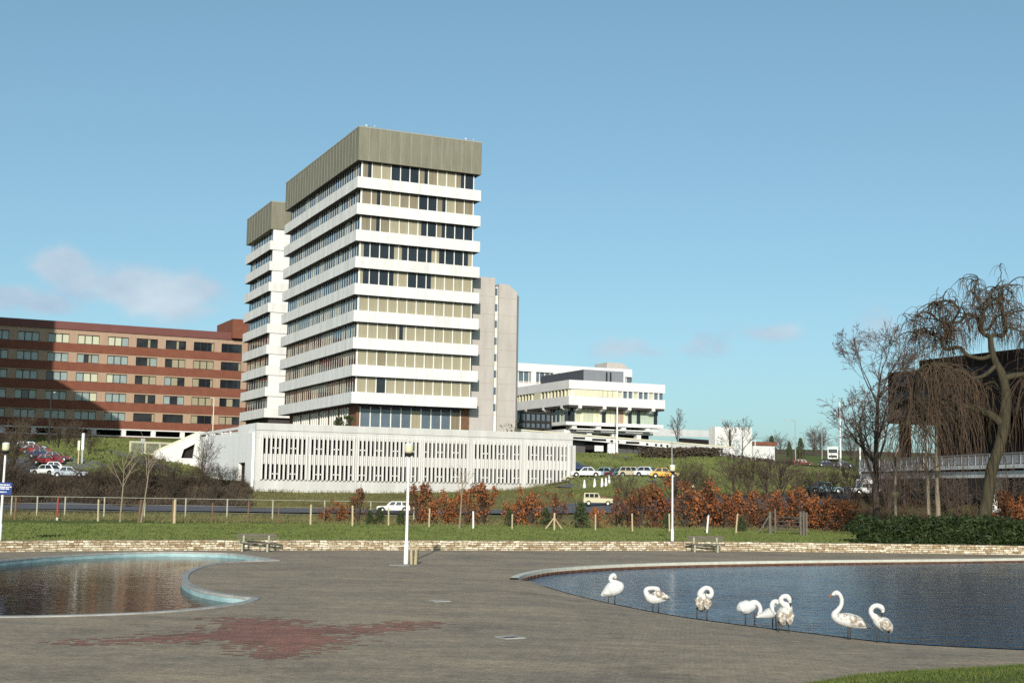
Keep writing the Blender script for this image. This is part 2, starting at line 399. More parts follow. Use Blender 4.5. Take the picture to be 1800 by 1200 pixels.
def paving_mat(name, c1, c2, mort, wet=False):
    m = bpy.data.materials.new(name); m.use_nodes = True; nt = m.node_tree; N = nt.nodes; L = nt.links
    b = N['Principled BSDF']; b.inputs['Roughness'].default_value = .85; b.inputs['Specular IOR Level'].default_value = .25
    tc = N.new('ShaderNodeTexCoord'); mp = N.new('ShaderNodeMapping'); mp.inputs['Rotation'].default_value = (0,0,R(8)); L.new(tc.outputs['Object'], mp.inputs[0])
    br = N.new('ShaderNodeTexBrick'); br.inputs['Scale'].default_value = 2.2; br.inputs['Mortar Size'].default_value = .022; br.inputs['Brick Width'].default_value = .5; br.inputs['Row Height'].default_value = .25
    br.inputs['Color1'].default_value = (*c1,1); br.inputs['Color2'].default_value = (*c2,1); br.inputs['Mortar'].default_value = (*mort,1)
    L.new(mp.outputs[0], br.inputs[0])
    def nz(s, d=6, st=None):
        n = N.new('ShaderNodeTexNoise'); n.inputs['Scale'].default_value = s; n.inputs['Detail'].default_value = d; n.inputs['Roughness'].default_value = .7
        src = mp.outputs[0]
        if st:
            q = N.new('ShaderNodeMapping'); q.inputs['Scale'].default_value = st; L.new(src, q.inputs[0]); src = q.outputs[0]
        L.new(src, n.inputs[0]); return n
    def mul(a, src, lo, hi, p0=.3, p1=.7):
        r = N.new('ShaderNodeValToRGB'); r.color_ramp.elements[0].position = p0; r.color_ramp.elements[1].position = p1
        r.color_ramp.elements[0].color = (*lo,1); r.color_ramp.elements[1].color = (*hi,1); L.new(src, r.inputs[0])
        x = N.new('ShaderNodeMix'); x.data_type = 'RGBA'; x.blend_type = 'MULTIPLY'; x.inputs[0].default_value = 1
        L.new(a, x.inputs[6]); L.new(r.outputs[0], x.inputs[7]); return x.outputs[2]
    o = mul(br.outputs[0], nz(.16, 5, (1,2.2,1)).outputs[0], (.80,.80,.83), (1.16,1.13,1.06), .35, .65)
    o = mul(o, nz(.9, 8, (.35,1.8,1)).outputs[0], (.80,.80,.83), (1.18,1.16,1.13))
    o = mul(o, nz(.33, 9).outputs[0], (.70,.71,.70), (1.03,1.03,1.02), .30, .46)
    o = mul(o, nz(2.6, 4).outputs[0], (.86,.87,.88), (1.12,1.11,1.10), .38, .62)
    o = mul(o, nz(9, 3).outputs[0], (.75,.75,.76), (1.25,1.24,1.22))
    L.new(o, b.inputs['Base Color'])
    bp = N.new('ShaderNodeBump'); bp.inputs['Strength'].default_value = .5; bp.inputs['Distance'].default_value = .03
    L.new(nz(14, 3).outputs[0], bp.inputs['Height']); L.new(bp.outputs[0], b.inputs['Normal'])
    return m
M['paving'] = paving_mat('grey_brick_paving', (.278,.226,.165), (.315,.258,.190), (.235,.190,.14))
M['red_pave'] = paving_mat('red_brick_paving', (.27,.125,.095), (.30,.15,.118), (.22,.11,.085))
pav = pb.build('paving', M['paving']); tag(pav, kind='structure')
STAR = [(125,1130),(267,1117),(367,1111),(400,1094),(378,1085),(450,1087),(540,1092),(522,1100),(610,1103),(700,1093.5),(765,1094),(733,1101),(640,1112),(583,1117),(618,1127),(560,1138),(510,1151),(487,1153),(447,1147),(423,1131),(393,1126),(233,1128)]
sp = [onz(x, y, .006) for x, y in STAR]
res = delaunay_2d_cdt([Vector((p.x, p.y)) for p in sp], [(i, (i+1)%len(sp)) for i in range(len(sp))], [], 1, 1e-5)
sb = MB(); bw_, bh_, ro = .227, .1136, R(8); SPo = [Vector((p.x, p.y)) for p in sp]; rr = random.Random(17)
lo = Vector((min(p.x for p in SPo)-1, min(p.y for p in SPo)-1)); hi = Vector((max(p.x for p in SPo)+1, max(p.y for p in SPo)+1))
cr_, sr_ = math.cos(ro), math.sin(ro)
def segd(q, a, b):
    t = max(0, min(1, (q-a).dot(b-a)/max((b-a).length_squared, 1e-9))); return (q-a-(b-a)*t).length
for j in range(int((hi.y-lo.y)/bh_*1.3)):
    for i in range(int((hi.x-lo.x)/bw_*1.3)):
        u_, v_ = lo.x-2+(i+(.5 if j % 2 else 0))*bw_, lo.y-3+j*bh_
        q = Vector((lo.x+(u_-lo.x)*cr_-(v_-lo.y)*sr_, lo.y+(u_-lo.x)*sr_+(v_-lo.y)*cr_))
        if not (lo.x < q.x < hi.x and lo.y < q.y < hi.y): continue
        ins_ = inpoly(q.x, q.y, SPo)
        dd = min(segd(q, SPo[k], SPo[(k+1) % len(SPo)]) for k in range(len(SPo)))
        pr = .5+.5*min(1, dd/.72)*(1 if ins_ else -1)
        if rr.random() > pr*.985: continue
        a_ = Vector((cr_, sr_))*bw_*.49; c_ = Vector((-sr_, cr_))*bh_*.48
        sb.quad(*[(p.x, p.y, .006) for p in (q-a_-c_, q+a_-c_, q+a_+c_, q-a_+c_)])
tag(sb.build('red_paving', M['red_pave']), kind='structure')

def ribbon(P, off0, z0, off1, z1, mb, mi=0, closed=False):
    """strip along P between two sideways offsets / heights"""
    n = len(P); o = len(mb.v)
    for i, p in enumerate(P):
        a = P[(i-1)%n] if closed else P[max(i-1,0)]; b = P[(i+1)%n] if closed else P[min(i+1,n-1)]
        t = (b-a); t = Vector((t.x, t.y)).normalized(); nn = Vector((-t.y, t.x))
        mb.v.append((p.x+nn.x*off0, p.y+nn.y*off0, z0)); mb.v.append((p.x+nn.x*off1, p.y+nn.y*off1, z1))
    for i in range(n if closed else n-1):
        j = (i+1)%n; mb.f.append([o+2*i, o+2*j, o+2*j+1, o+2*i+1]); mb.m.append(mi)
# left pond: blue painted sides, worn coping.  LPs runs clockwise seen from above: +offset (left of travel) is outside
k = MB(); ribbon(LPs, 0, .035, .24, .035, k); ribbon(LPs, -.02, -.04, 0, .035, k); ribbon(LPs, .24, .035, .27, -.02, k)
tag(k.build('pool_coping', M['coping']), kind='structure')
k = MB(); ribbon(LPs, -.005, -.9, -.005, -.012, k); tag(k.build('pool_side', M['pool_blue']), kind='structure')
# right pond: pale kerb along the far side
k = MB(); ribbon(RF, 0, .07, .32, .07, k); ribbon(RF, 0, -.055, 0, .07, k); ribbon(RF, .32, .07, .34, -.02, k)
ribbon(RF, .002, -.06, .002, -.6, k, 1)
d = 0
for i in range(len(RF)-1):
    a, b = RF[i], RF[i+1]; L_ = (b-a).length; kx = max(1, round(L_/.6))
    for j in range(kx):
        p = a.lerp(b, (j+.15)/kx); q = a.lerp(b, (j+.75)/kx); t = (q-p).normalized(); nn = Vector((t.y, -t.x, 0))*.035
        k.add([p+Vector((0,0,-.055)), q+Vector((0,0,-.055)), q+nn+Vector((0,0,-.055)), p+nn+Vector((0,0,-.055)), p+Vector((0,0,-.14)), q+Vector((0,0,-.14)), q+nn+Vector((0,0,-.14)), p+nn+Vector((0,0,-.14))],
              [(0,1,2,3),(7,6,5,4),(3,2,6,7),(0,3,7,4),(1,5,6,2)], 1)
tag(k.build('pond_kerb', [M['kerb'], M['kerb_brown']]), kind='structure')
def water(name, base, b1, s1, rough, poly, z, stretch=(1,1,1), b2=.0, s2=1.0):
    m = bpy.data.materials.new(name); m.use_nodes = True; nt = m.node_tree; N = nt.nodes; L = nt.links
    b = N['Principled BSDF']; b.inputs['Base Color'].default_value = (*base,1); b.inputs['Roughness'].default_value = rough; b.inputs['IOR'].default_value = 1.333
    b.inputs['Specular IOR Level'].default_value = .5
    tc = N.new('ShaderNodeTexCoord'); mp = N.new('ShaderNodeMapping'); mp.inputs['Scale'].default_value = stretch; L.new(tc.outputs['Object'], mp.inputs[0])
    n1 = N.new('ShaderNodeTexNoise'); n1.inputs['Scale'].default_value = s1; n1.inputs['Detail'].default_value = 3; L.new(mp.outputs[0], n1.inputs[0])
    n2 = N.new('ShaderNodeTexNoise'); n2.inputs['Scale'].default_value = .12; n2.inputs['Detail'].default_value = 3; L.new(tc.outputs['Object'], n2.inputs[0])
    ml = N.new('ShaderNodeMath'); ml.operation = 'MULTIPLY'; L.new(n1.outputs[0], ml.inputs[0]); L.new(n2.outputs[0], ml.inputs[1])
    bp = N.new('ShaderNodeBump'); bp.inputs['Strength'].default_value = 1; bp.inputs['Distance'].default_value = b1
    L.new(ml.outputs[0], bp.inputs['Height']); L.new(bp.outputs[0], b.inputs['Normal'])
    r2 = delaunay_2d_cdt([Vector((p.x, p.y)) for p in poly], [(i, (i+1)%len(poly)) for i in range(len(poly))], [], 1, 1e-5)
    w = MB(); w.v = [(v.x, v.y, z) for v in r2[0]]; w.f = [list(f) for f in r2[2]]; w.m = [0]*len(w.f)
    b.inputs['IOR'].default_value = 1.333 if z > -.18 else 1.12
    o = w.build('water', m); tag(o, kind='structure'); return o
water('still_brown_water', (.020,.013,.009), .025, 2.5, .05, LPs, -.20, (.7,1.3,1))
water('rippled_blue_water', (.009,.025,.058), .26, 1.7, .145, RPOLY, WZ, (.5,1.5,1))
g = MB(); g.quad((-60,10,-.95),(60,10,-.95),(60,75,-.95),(-60,75,-.95)); tag(g.build('pond_bed', M['pool_bed']), kind='structure')

# drain covers and slabs in the paving
def drain(px, py, w, d, label):
    p = onz(px, py, 0); t = empty('drain_cover', p, R(rnd.uniform(20,50)), label, 'drain cover')
    b = MB(); e = .07
    for (x0,x1,y0,y1) in ((-w,w,-d,-d+e),(-w,w,d-e,d),(-w,-w+e,-d+e,d-e),(w-e,w,-d+e,d-e)): b.box(x0,x1,y0,y1,-.02,.022)
    b.build('surround', M['coping'], t)
    b = MB(); b.box(-w+e,w-e,-d+e,d-e,-.02,.008); b.build('grate', M['ret_wall'], t)
drain(896,1120,.27,.27,'diamond-set drain cover with pale stone surround in mid paving')
drain(773,1056,.27,.24,'farther worn drain cover in paving between lamp post and swans')
p = onz(706,993,0); b = MB(); b.box(-.55,.35,-.3,.3,-.02,.012); o = b.build('paving_slab', M['coping']); o.location = p
tag(o, 'pale concrete slab at foot of lamp post beside litter bin', 'slab')

# lawn bank at the photographer's feet
gb = MB(); EDGE = [(1380,1212),(1440,1199),(1500,1189),(1600,1181),(1700,1176),(1800,1171),(1950,1165)]
ge = [onz(x, y, 0) for x, y in EDGE]
gx0 = ge[0].x
nxg, nyg = 60, 30
def edgeY(x): return float(np.interp(x, [p.x for p in ge], [p.y for p in ge]))
for j in range(nyg+1):
    for i in range(nxg+1):
        x = gx0-1.5 + (ge[-1].x+6-gx0)*i/nxg; ye = edgeY(x) if x > gx0 else ge[0].y-(gx0-x)*2
        y = ye - j*.35; gb.v.append((x, y, .012+min(.35, .05*j) * .6 + rnd.uniform(0,.015)))
for j in range(nyg):
    for i in range(nxg):
        q = j*(nxg+1)+i; gb.f.append([q, q+nxg+1, q+nxg+2, q+1]); gb.m.append(0)
tag(gb.build('lawn', M['ground'], smooth=True, col=[0.05]*len(gb.v)), kind='structure')
M['blade'] = mat('grass_blade', (.050,.080,.014), .8, col2=(.13,.15,.035), scale=1.1)
bl = MB()
for q in range(16000):
    x = rnd.uniform(gx0-1, ge[-1].x+2); ye = edgeY(x) if x > gx0 else ge[0].y-(gx0-x)*2
    y = ye - abs(rnd.gauss(0, 2.2)) + rnd.gauss(0,.08); z = .012 + min(.35, .05*(ye-y)/.35)*.6; h = rnd.uniform(.03,.09); t = rnd.uniform(0,6.28)
    dx, dy = math.cos(t)*.012, math.sin(t)*.012; lx, ly = rnd.gauss(0,.025), rnd.gauss(0,.025)
    bl.add([(x-dx,y-dy,z),(x+dx,y+dy,z),(x+lx,y+ly,z+h)], [(0,1,2)])
tag(bl.build('grass', M['blade']), 'short green grass at the near right corner', 'grass', kind='stuff')

# mown lawn: short tufts that stand up and catch the low sun
M['tuft_lawn'] = mat('lawn_blade', (.078,.098,.026), .85, col2=(.135,.160,.044), scale=.5)
def tufts(name, n, xr, yr, h, m, label, pxw=False, seed=4):
    rr = random.Random(seed); Q = []
    while len(Q) < n:
        t = yr[0]+(yr[1]-yr[0])*rr.random()
        x = at(rr.uniform(*xr), 900, t if pxw else 72+t).x
        Q.append((x, t if pxw else wallY(x)+.4+t))
    zz_ = Hs(Q); b = MB()
    for (x, y), z in zip(Q, zz_):
        hh = h*rr.uniform(.5, 1.3); a_ = rr.gauss(0, .7); w_ = hh*rr.uniform(.5, 1.1); dx, dy = math.cos(a_)*w_, math.sin(a_)*w_; l = rr.gauss(0, .3)*hh
        b.v.extend([(x-dx,y-dy,z-.02),(x+dx,y+dy,z-.02),(x+l,y+l*.5,z+hh)]); q = len(b.v); b.f.append([q-3,q-2,q-1]); b.m.append(0)
    return tag(b.build(name, m), label, 'grass', kind='stuff')
tufts('lawn_grass', 52000, (-60,1560), (.05,30), .085, M['tuft_lawn'], 'mown green lawn behind the low stone wall')
M['tuft_hill'] = mat('hill_grass_blade', (.075,.095,.024), .9, col2=(.15,.165,.055), scale=.12)
tufts('hill_grass', 26000, (1005,1520), (160,262), .34, M['tuft_hill'], 'rough green grass on the hillside right of the car park', True, 6)
tufts('bank_grass', 9000, (60,330), (166,245), .30, M['tuft_hill'], 'green grass on the bank below the brick office', True, 8)
# stone wall
def stone_mat():
    m = bpy.data.materials.new('rubble_stone'); m.use_nodes = True; nt = m.node_tree; N = nt.nodes; L = nt.links
    b = N['Principled BSDF']; b.inputs['Roughness'].default_value = .9; b.inputs['Specular IOR Level'].default_value = .2
    uv = N.new('ShaderNodeUVMap'); mp = N.new('ShaderNodeMapping'); mp.inputs['Scale'].default_value = (1,1,1); L.new(uv.outputs[0], mp.inputs[0])
    nzw = N.new('ShaderNodeTexNoise'); nzw.inputs['Scale'].default_value = 2.2; L.new(mp.outputs[0], nzw.inputs[0])
    vm = N.new('ShaderNodeVectorMath'); vm.operation = 'MULTIPLY_ADD'; L.new(nzw.outputs['Color'], vm.inputs[0]); vm.inputs[1].default_value = (.34,.11,0); L.new(mp.outputs[0], vm.inputs[2])
    br = N.new('ShaderNodeTexBrick'); br.inputs['Scale'].default_value = 1; br.inputs['Brick Width'].default_value = .42; br.inputs['Row Height'].default_value = .115; br.inputs['Mortar Size'].default_value = .012
    br.inputs['Color1'].default_value = (0,0,0,1); br.inputs['Color2'].default_value = (1,1,1,1); br.inputs['Mortar'].default_value = (.5,.5,.5,1); br.offset = .37; br.squash = .6; br.squash_frequency = 3
    L.new(vm.outputs[0], br.inputs[0])
    rp = N.new('ShaderNodeValToRGB'); cr = rp.color_ramp; cr.elements[0].color = (.28,.20,.12,1); cr.elements[1].color = (.68,.63,.52,1)
    e = cr.elements.new(.35); e.color = (.44,.36,.25,1); e = cr.elements.new(.7); e.color = (.57,.51,.40,1)
    L.new(br.outputs[0], rp.inputs[0])
    mx = N.new('ShaderNodeMix'); mx.data_type = 'RGBA'; L.new(br.outputs['Fac'], mx.inputs[0]); L.new(rp.outputs[0], mx.inputs[6]); mx.inputs[7].default_value = (.15,.10,.06,1)
    nz = N.new('ShaderNodeTexNoise'); nz.inputs['Scale'].default_value = 5; nz.inputs['Detail'].default_value = 6; L.new(mp.outputs[0], nz.inputs[0])
    r2 = N.new('ShaderNodeValToRGB'); r2.color_ramp.elements[0].color = (.55,.5,.45,1); r2.color_ramp.elements[1].color = (1.25,1.25,1.22,1); r2.color_ramp.elements[0].position = .3; r2.color_ramp.elements[1].position = .65; L.new(nz.outputs[0], r2.inputs[0])
    m2 = N.new('ShaderNodeMix'); m2.data_type = 'RGBA'; m2.blend_type = 'MULTIPLY'; m2.inputs[0].default_value = 1; L.new(mx.outputs[2], m2.inputs[6]); L.new(r2.outputs[0], m2.inputs[7])
    L.new(m2.outputs[2], b.inputs['Base Color'])
    bp = N.new('ShaderNodeBump'); bp.inputs['Strength'].default_value = .8; bp.inputs['Distance'].default_value = .05; L.new(br.outputs['Fac'], bp.inputs['Height']); bp.invert = True
    L.new(bp.outputs[0], b.inputs['Normal'])
    return m
SW = smooth_line(WALLP, 12)
wb = MB(); dist = 0; uvs = []
for i, p in enumerate(SW):
    if i: dist += (p-SW[i-1]).length
    h = .52 + .02*mnoise.noise(Vector((dist*.8,0,0)))
    j = .02*mnoise.noise(Vector((dist*2.1,5,0)))
    for (dy, z, v) in ((j-.02,-.1,-.1),(j,h,h),(.5,h+.01,h+.45),(.5,-.3,h+1.2)): wb.v.append((p.x, p.y+dy, z)); uvs.append((dist, v))
for i in range(len(SW)-1):
    for k in range(3): o = i*4+k; wb.f.append([o, o+4, o+5, o+1]); wb.m.append(0)
o = wb.build('stone_wall', stone_mat()); tag(o, 'long low rubble stone wall between paving and lawn', 'wall')
ul = o.data.uv_layers.new(name='UVMap')
for l in o.data.loops: ul.data[l.index].uv = uvs[l.vertex_index]
# ------------------------------------------------------------------ buildings (one street grid)
TH = R(24.6); U = Vector((math.cos(TH), math.sin(TH), 0)); V = Vector((-math.sin(TH), math.cos(TH), 0))
class Frame:
    """local frame of a building: x along its sunny front (U), y back (V), corner found from the photo at a depth"""
    def __init__(s, px, py, D, d=None):
        s.p = at(px, py, D); s.u = d or U; s.v = Vector((-s.u.y, s.u.x, 0)); s.a = math.atan2(s.u.y, s.u.x)
    def fx(s, px, py, back=0): q = s.p + s.v*back; return onplane(px, py, q, s.u)[0]      # metres along the front
    def fz(s, px, py, back=0): q = s.p + s.v*back; return onplane(px, py, q, s.u)[1]
    def sx(s, px, py): return onplane(px, py, s.p, s.v)[0]                                 # metres along the side
    def sz(s, px, py): return onplane(px, py, s.p, s.v)[1]
    def root(s, name, label, cat, group=None): return empty(name, (s.p.x, s.p.y, 0), s.a, label, cat, group)

# ---------------- main office tower
T = Frame(617.5, 708, 185)
root = T.root('office_tower', 'tall white banded office tower with olive-grey parapet, tallest building', 'office tower')
W_ = T.fx(838.7, 717.5); LD = T.sx(488.7, 730.7)
z0 = T.p.z; zt = T.fz(631, 281); ztop = T.fz(632.6, 222)
pitch = (T.fz(629, 329) - z0)/8
bh = 1.62; ins = .8; DECK = 10.4
print('tower', W_, LD, z0, pitch, zt, ztop)
for k in range(9):
    b = MB(); zb = z0+pitch*k; b.box(0, W_, 0, LD, zb, zb+bh)
    for i in range(1, 6): b.box(W_*i/6-.02, W_*i/6+.02, -.006, .02, zb+.01, zb+bh-.01, 1)
    for i in range(1, 12): b.box(-.006, .02, LD*i/12-.025, LD*i/12+.025, zb+.01, zb+bh-.01, 1)
    b.build('concrete_band', [M['white_stain'], M['band_joint']], root)
b = MB(); b.box(0, W_, 0, LD, zt, ztop)
b.box(-.04, W_+.04, -.04, LD+.04, ztop-.14, ztop+.06, 1)
for i in range(1, 12): x = W_*i/12; b.box(x-.035, x+.035, -.03, .02, zt, ztop-.14, 1)
for i in range(1, 26): y = LD*i/26; b.box(-.03, .02, y-.035, y+.035, zt, ztop-.14, 1)
b.build('parapet', [M['olive'], M['olive_seam']], root)
b = MB()
for k in range(8): zb = z0+pitch*k; b.box(ins+.25, W_-ins-.25, ins+.25, LD-ins-.25, zb+bh, zb+pitch)
b.box(ins+.25, W_-ins-.25, ins+.25, LD-ins-.25, z0+pitch*8+bh, zt)
for k in range(9): zb = z0+pitch*k; b.box(.04, W_-.04, .04, LD-.04, zb-.03, zb+.01)  # dark sheets carry the shade on the underside of each band
b.box(.04, W_-.04, .04, LD-.04, zt-.03, zt+.02)
b.build('core', M['soffit'], root)
rows = ['q t t d d d q t t t q d','t q t t t t d d q t t t','g q g t t t p d q d d d','p d d r p d d r p d d r','p d d r t d d r t t t t',
        't t t t t t t t t t t t','t t t t s t t t t t t t','t t t t t t t t t t t t','t t d t t t t t t t t t']
# pane: t curtain drawn, g greyish curtain, d dark, q curtain left 60%, p curtain left 35%, r curtain right 40%, s dark slot left
def pane(b, x0, x1, z0_, z1, y, code):
    w = x1-x0
    def q(a, c, mi): b.quad((x0+w*a, y, z0_),(x0+w*c, y, z0_),(x0+w*c, y, z1),(x0+w*a, y, z1), mi)
    if code == 't': q(0,1,1)
    elif code == 'g': q(0,1,2)
    elif code == 'd': q(0,1,0)
    elif code == 'q': q(0,.6,2); q(.6,1,0)
    elif code == 'p': q(0,.35,1); q(.35,1,0)
    elif code == 'r': q(0,.55,0); q(.55,1,1)
    elif code == 's': q(0,.28,1); q(.28,.7,0); q(.7,1,1)
WM = [M['glass'], M['curtain'], M['curtain_grey'], M['mullion']]
cnt = 0; rest = MB(); nwin = 12
for k in range(8, -1, -1):
    zb = z0+pitch*k+bh; ze = zt if k == 8 else z0+pitch*(k+1)
    codes = rows[8-k].split()
    for i in range(nwin):
        x0 = ins+.12+(W_-2*ins-.24)*i/nwin; x1 = ins+.12+(W_-2*ins-.24)*(i+1)/nwin
        b = MB() if cnt < 100 else rest
        cc = codes[i]
        if k < 6 and cc == 't' and rnd.random() < .12: cc = 'g'
        if k >= 6 and cc == 't' and k != 6: cc = 'g' if rnd.random() < .5 else 't'
        pane(b, x0+.05, x1-.05, zb+.06, ze-.1, ins, cc)
        for xx in (x0,): b.box(xx-.06, xx+.06, ins-.10, ins+.1, zb, ze, 3)
        if i == nwin-1: b.box(x1-.06, x1+.06, ins-.10, ins+.1, zb, ze, 3)
        b.box(x0+.06, x1-.06, ins-.04, ins+.1, zb, zb+.06, 3)
        if cnt < 100: b.build('window', WM, root)
        cnt += 1
    nl = 33
    for i in range(nl):
        y0 = ins+.12+(LD-2*ins-.24)*i/nl; y1 = ins+.12+(LD-2*ins-.24)*(i+1)/nl
        rest.box(ins-.02, ins+.1, y0-.06, y0+.06, zb, ze, 3)
        mi = 0 if rnd.random() < (.80 if k > 3 else .62) else (1 if rnd.random() < .6 else 2)
        rest.quad((ins, y1-.05, zb+.05),(ins, y0+.05, zb+.05),(ins, y0+.05, ze-.1),(ins, y1-.05, ze-.1), mi)
o = rest.build('window', WM, root); tag(o, kind='stuff')
# recessed ground floor
gx0 = T.fx(632, 740, 2.6); gx1 = T.fx(808.5, 750, 2.6)
b = MB(); y = 2.6; n = 10
for i in range(n):
    a_, c_ = gx0+(gx1-gx0)*i/n, gx0+(gx1-gx0)*(i+1)/n
    b.quad((a_+.05,y,DECK+.5),(c_-.05,y,DECK+.5),(c_-.05,y,z0-.6),(a_+.05,y,z0-.6), 1 if i == 5 else (2 if i == 9 else 0))
    b.box(a_-.07, a_+.07, y-.12, y+.1, DECK+.4, z0-.25, 3)
b.box(gx1-.07, gx1+.07, y-.12, y+.1, DECK+.4, z0-.25, 3)
b.quad((gx0,y+.01,z0-.6),(gx1,y+.01,z0-.6),(gx1,y+.01,z0-.05),(gx0,y+.01,z0-.05), 4)
b.build('ground_floor_window', [M['glass_blue'], M['curtain'], M['curtain_grey'], M['mullion'], M['dark_slate']], root)
b = MB(); b.box(1.6, gx1+1.4, y+.15, LD-1.5, DECK-4, z0-.03); b.box(1.6, gx0-.1, y-.1, y+.15, DECK-4, z0-.031); b.box(gx1+.1, gx1+1.4, y-.1, y+.15, DECK-4, z0-.031)
b.build('brick_base', M['brown_brick'], root)
b = MB()
for gI in range(6):
    yb = 6.2+gI*5.2
    for j in range(3):
        yy = yb+j*1.15; b.box(1.35, 1.58, yy-.09, yy+.09, DECK, z0-.25, 1)
        b.quad((1.57, yy+1.05, DECK+.6),(1.57, yy+.1, DECK+.6),(1.57, yy+.1, z0-.5),(1.57, yy+1.05, z0-.5), 0)
    b.box(1.35, 1.58, yb+3.36, yb+3.54, DECK, z0-.25, 1)
b.build('side_window', [M['glass'], M['mullion']], root)

# ---------------- second, lower tower behind
e = T.p + V*(LD+1.5)
D2 = (CAMP + ray(470, 700)*1).y
def depth_on(px, p, d):
    r = ray(px, 700); n = Vector((d.y, -d.x)); t = Vector((p.x, p.y)).dot(n)/(r.x*n.x+r.y*n.y); return r.y*t
T2 = Frame(464, 733, 228)
T2.p.z = T2.sz(464, 733)
root2 = T2.root('office_tower', 'lower white banded office tower half hidden behind the tallest one', 'office tower')
L2 = T2.sx(421, 743); W2 = 11.0
z02 = T2.p.z; zt2 = T2.fz(470, 401.5); ztp2 = T2.fz(471, 353)
p2 = (T2.fz(467.5, 437.5)-z02)/8
print('tower2', L2, z02, p2, zt2, ztp2)
for k in range(9):
    zb = z02+p2*k; b = MB(); b.box(0, W2, 0, L2, zb, zb+bh); b.build('concrete_band', M['white_stain'], root2)
b = MB(); b.box(0, W2, -.02, L2, zt2, ztp2); b.box(-.04, W2+.04, -.06, L2+.04, ztp2-.12, ztp2+.1, 1)
for i in range(1, 6): b.box(W2*i/6-.035, W2*i/6+.035, -.05, 0, zt2, ztp2-.12, 1)
for i in range(1, 9): b.box(-.03, .02, L2*i/9-.035, L2*i/9+.035, zt2, ztp2-.12, 1)
b.build('parapet', [M['olive'], M['olive_seam']], root2)
b = MB()
for k in range(9):
    zb = z02+p2*k+bh; ze = zt2 if k == 8 else z02+p2*(k+1)
    b.box(.55, W2-.3, .12, .6, zb+.002, ze-.07)
b.build('blank_wall', M['white_conc'], root2)
b = MB(); b.box(ins+.2, W2-1, .7, L2-ins, 4, zt2)
for k in range(9): b.box(.05, W2-.05, .05, L2-.05, z02+p2*k-.04, z02+p2*k+.01)
b.build('core', M['soffit'], root2)
cnt = 0
for k in range(9):
    zb = z02+p2*k+bh; ze = zt2 if k == 8 else z02+p2*(k+1); nl = 9
    for i in range(nl):
        b = MB(); y0 = .7+(L2-1.5)*i/nl; y1 = .7+(L2-1.5)*(i+1)/nl
        b.box(ins-.02, ins+.1, y0-.06, y0+.06, zb, ze, 3)
        mi = 0 if rnd.random() < .8 else 1
        b.quad((ins, y1-.05, zb+.05),(ins, y0+.05, zb+.05),(ins, y0+.05, ze-.1),(ins, y1-.05, ze-.1), mi)
        b.build('window', WM, root2); cnt += 1

# ---------------- car-park podium with slotted front
G = Frame(447, 850, 165)
rg = G.root('parking_garage', 'long low white concrete car-park block with slotted front below the tower', 'car park')
LG = G.fx(1006.5, 800); zl = lambda y: G.fz(455, y)
ztopG = zl(742.8); zb0 = G.fz(700, 866)-2
print('garage', LG, ztopG, zl(858))
# side (left) wall runs back along V
LS = G.sx(349, 760)
FIN = .34
zA, zB, zC, zD = zl(769), zl(796.5), zl(814.5), zl(842)
b = MB()
BAY = [(459.5,537.5),(544,620.5),(628.5,736.5),(744,821),(831.5,914),(925,997)]
NS = [10,10,15,11,12,11]
bx_ = [(G.fx(a_, 800), G.fx(c_, 800)) for a_, c_ in BAY]
b.box(0, LG, .02, .5, zl(755), ztopG); b.box(-.02, LG+.02, -.10, .02, zl(755), ztopG-.05); b.box(0, LG, 0, .45, zA, zl(755)-.002)
b.box(0, LG, .02, .4, zC, zB); b.box(0, LG, -.04, .5, -1, zD)
xs_ = [0]+[t for p in bx_ for t in p]+[LG]
for i in range(0, len(xs_), 2):
    b.box(xs_[i]+.001, xs_[i+1]-.001, .03, .42, zD, zC); b.box(xs_[i]+.001, xs_[i+1]-.001, .03, .42, zB, zA)
b.box(LG-.35, LG+.12, -.7, .02, zl(858)-2, zl(766)); 
b.build('front_wall', M['garage_conc'], rg)
fz0, fz1 = zl(845), zl(760)
for (x0, x1), n in zip(bx_, NS):
    f = MB(); pt = (x1-x0)/n
    for i in range(n+1):
        x = x0+pt*i; w = pt*.19
        f.prism([(-FIN, fz0+.25),(-FIN, fz1-.25),(.03, fz1),(.03, fz0)], 'x', x-w, x+w)
    f.build('fin_panel', M['fin'], rg)
f = MB()
for bi, ((x0, x1), n) in enumerate(zip(bx_, NS)):
    pt = (x1-x0)/n
    for lvl, (za, zb_) in enumerate(((zB, zA), (zD, zC))):
        for i in range(n):
            if (i+bi) % 4 in (2, 3): zz_ = za+(zb_-za)*.38; f.box(x0+pt*i+pt*.19, x0+pt*(i+1)-pt*.19, .06, .14, zz_-.07, zz_+.07); f.build('guard_rail', M['white_conc'], rg); f = MB()
b = MB(); b.box(.5, LG-.5, 4.5, 5.0, 0, ztopG-.8); b.box(.5, LG-.5, .5, 5, zB+.1, zB+.35); b.box(.5, LG-.5, .5, 5, zD-.4, zD-.1)  # coloured near black to hold the shade behind the slots
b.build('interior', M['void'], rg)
b = MB(); b.box(.5, LG-.2, .51, 45, DECK-.5, DECK); b.box(8, LG-1, 44, 46, -1, DECK-.5); b.build('deck', M['asphalt_light'], rg)
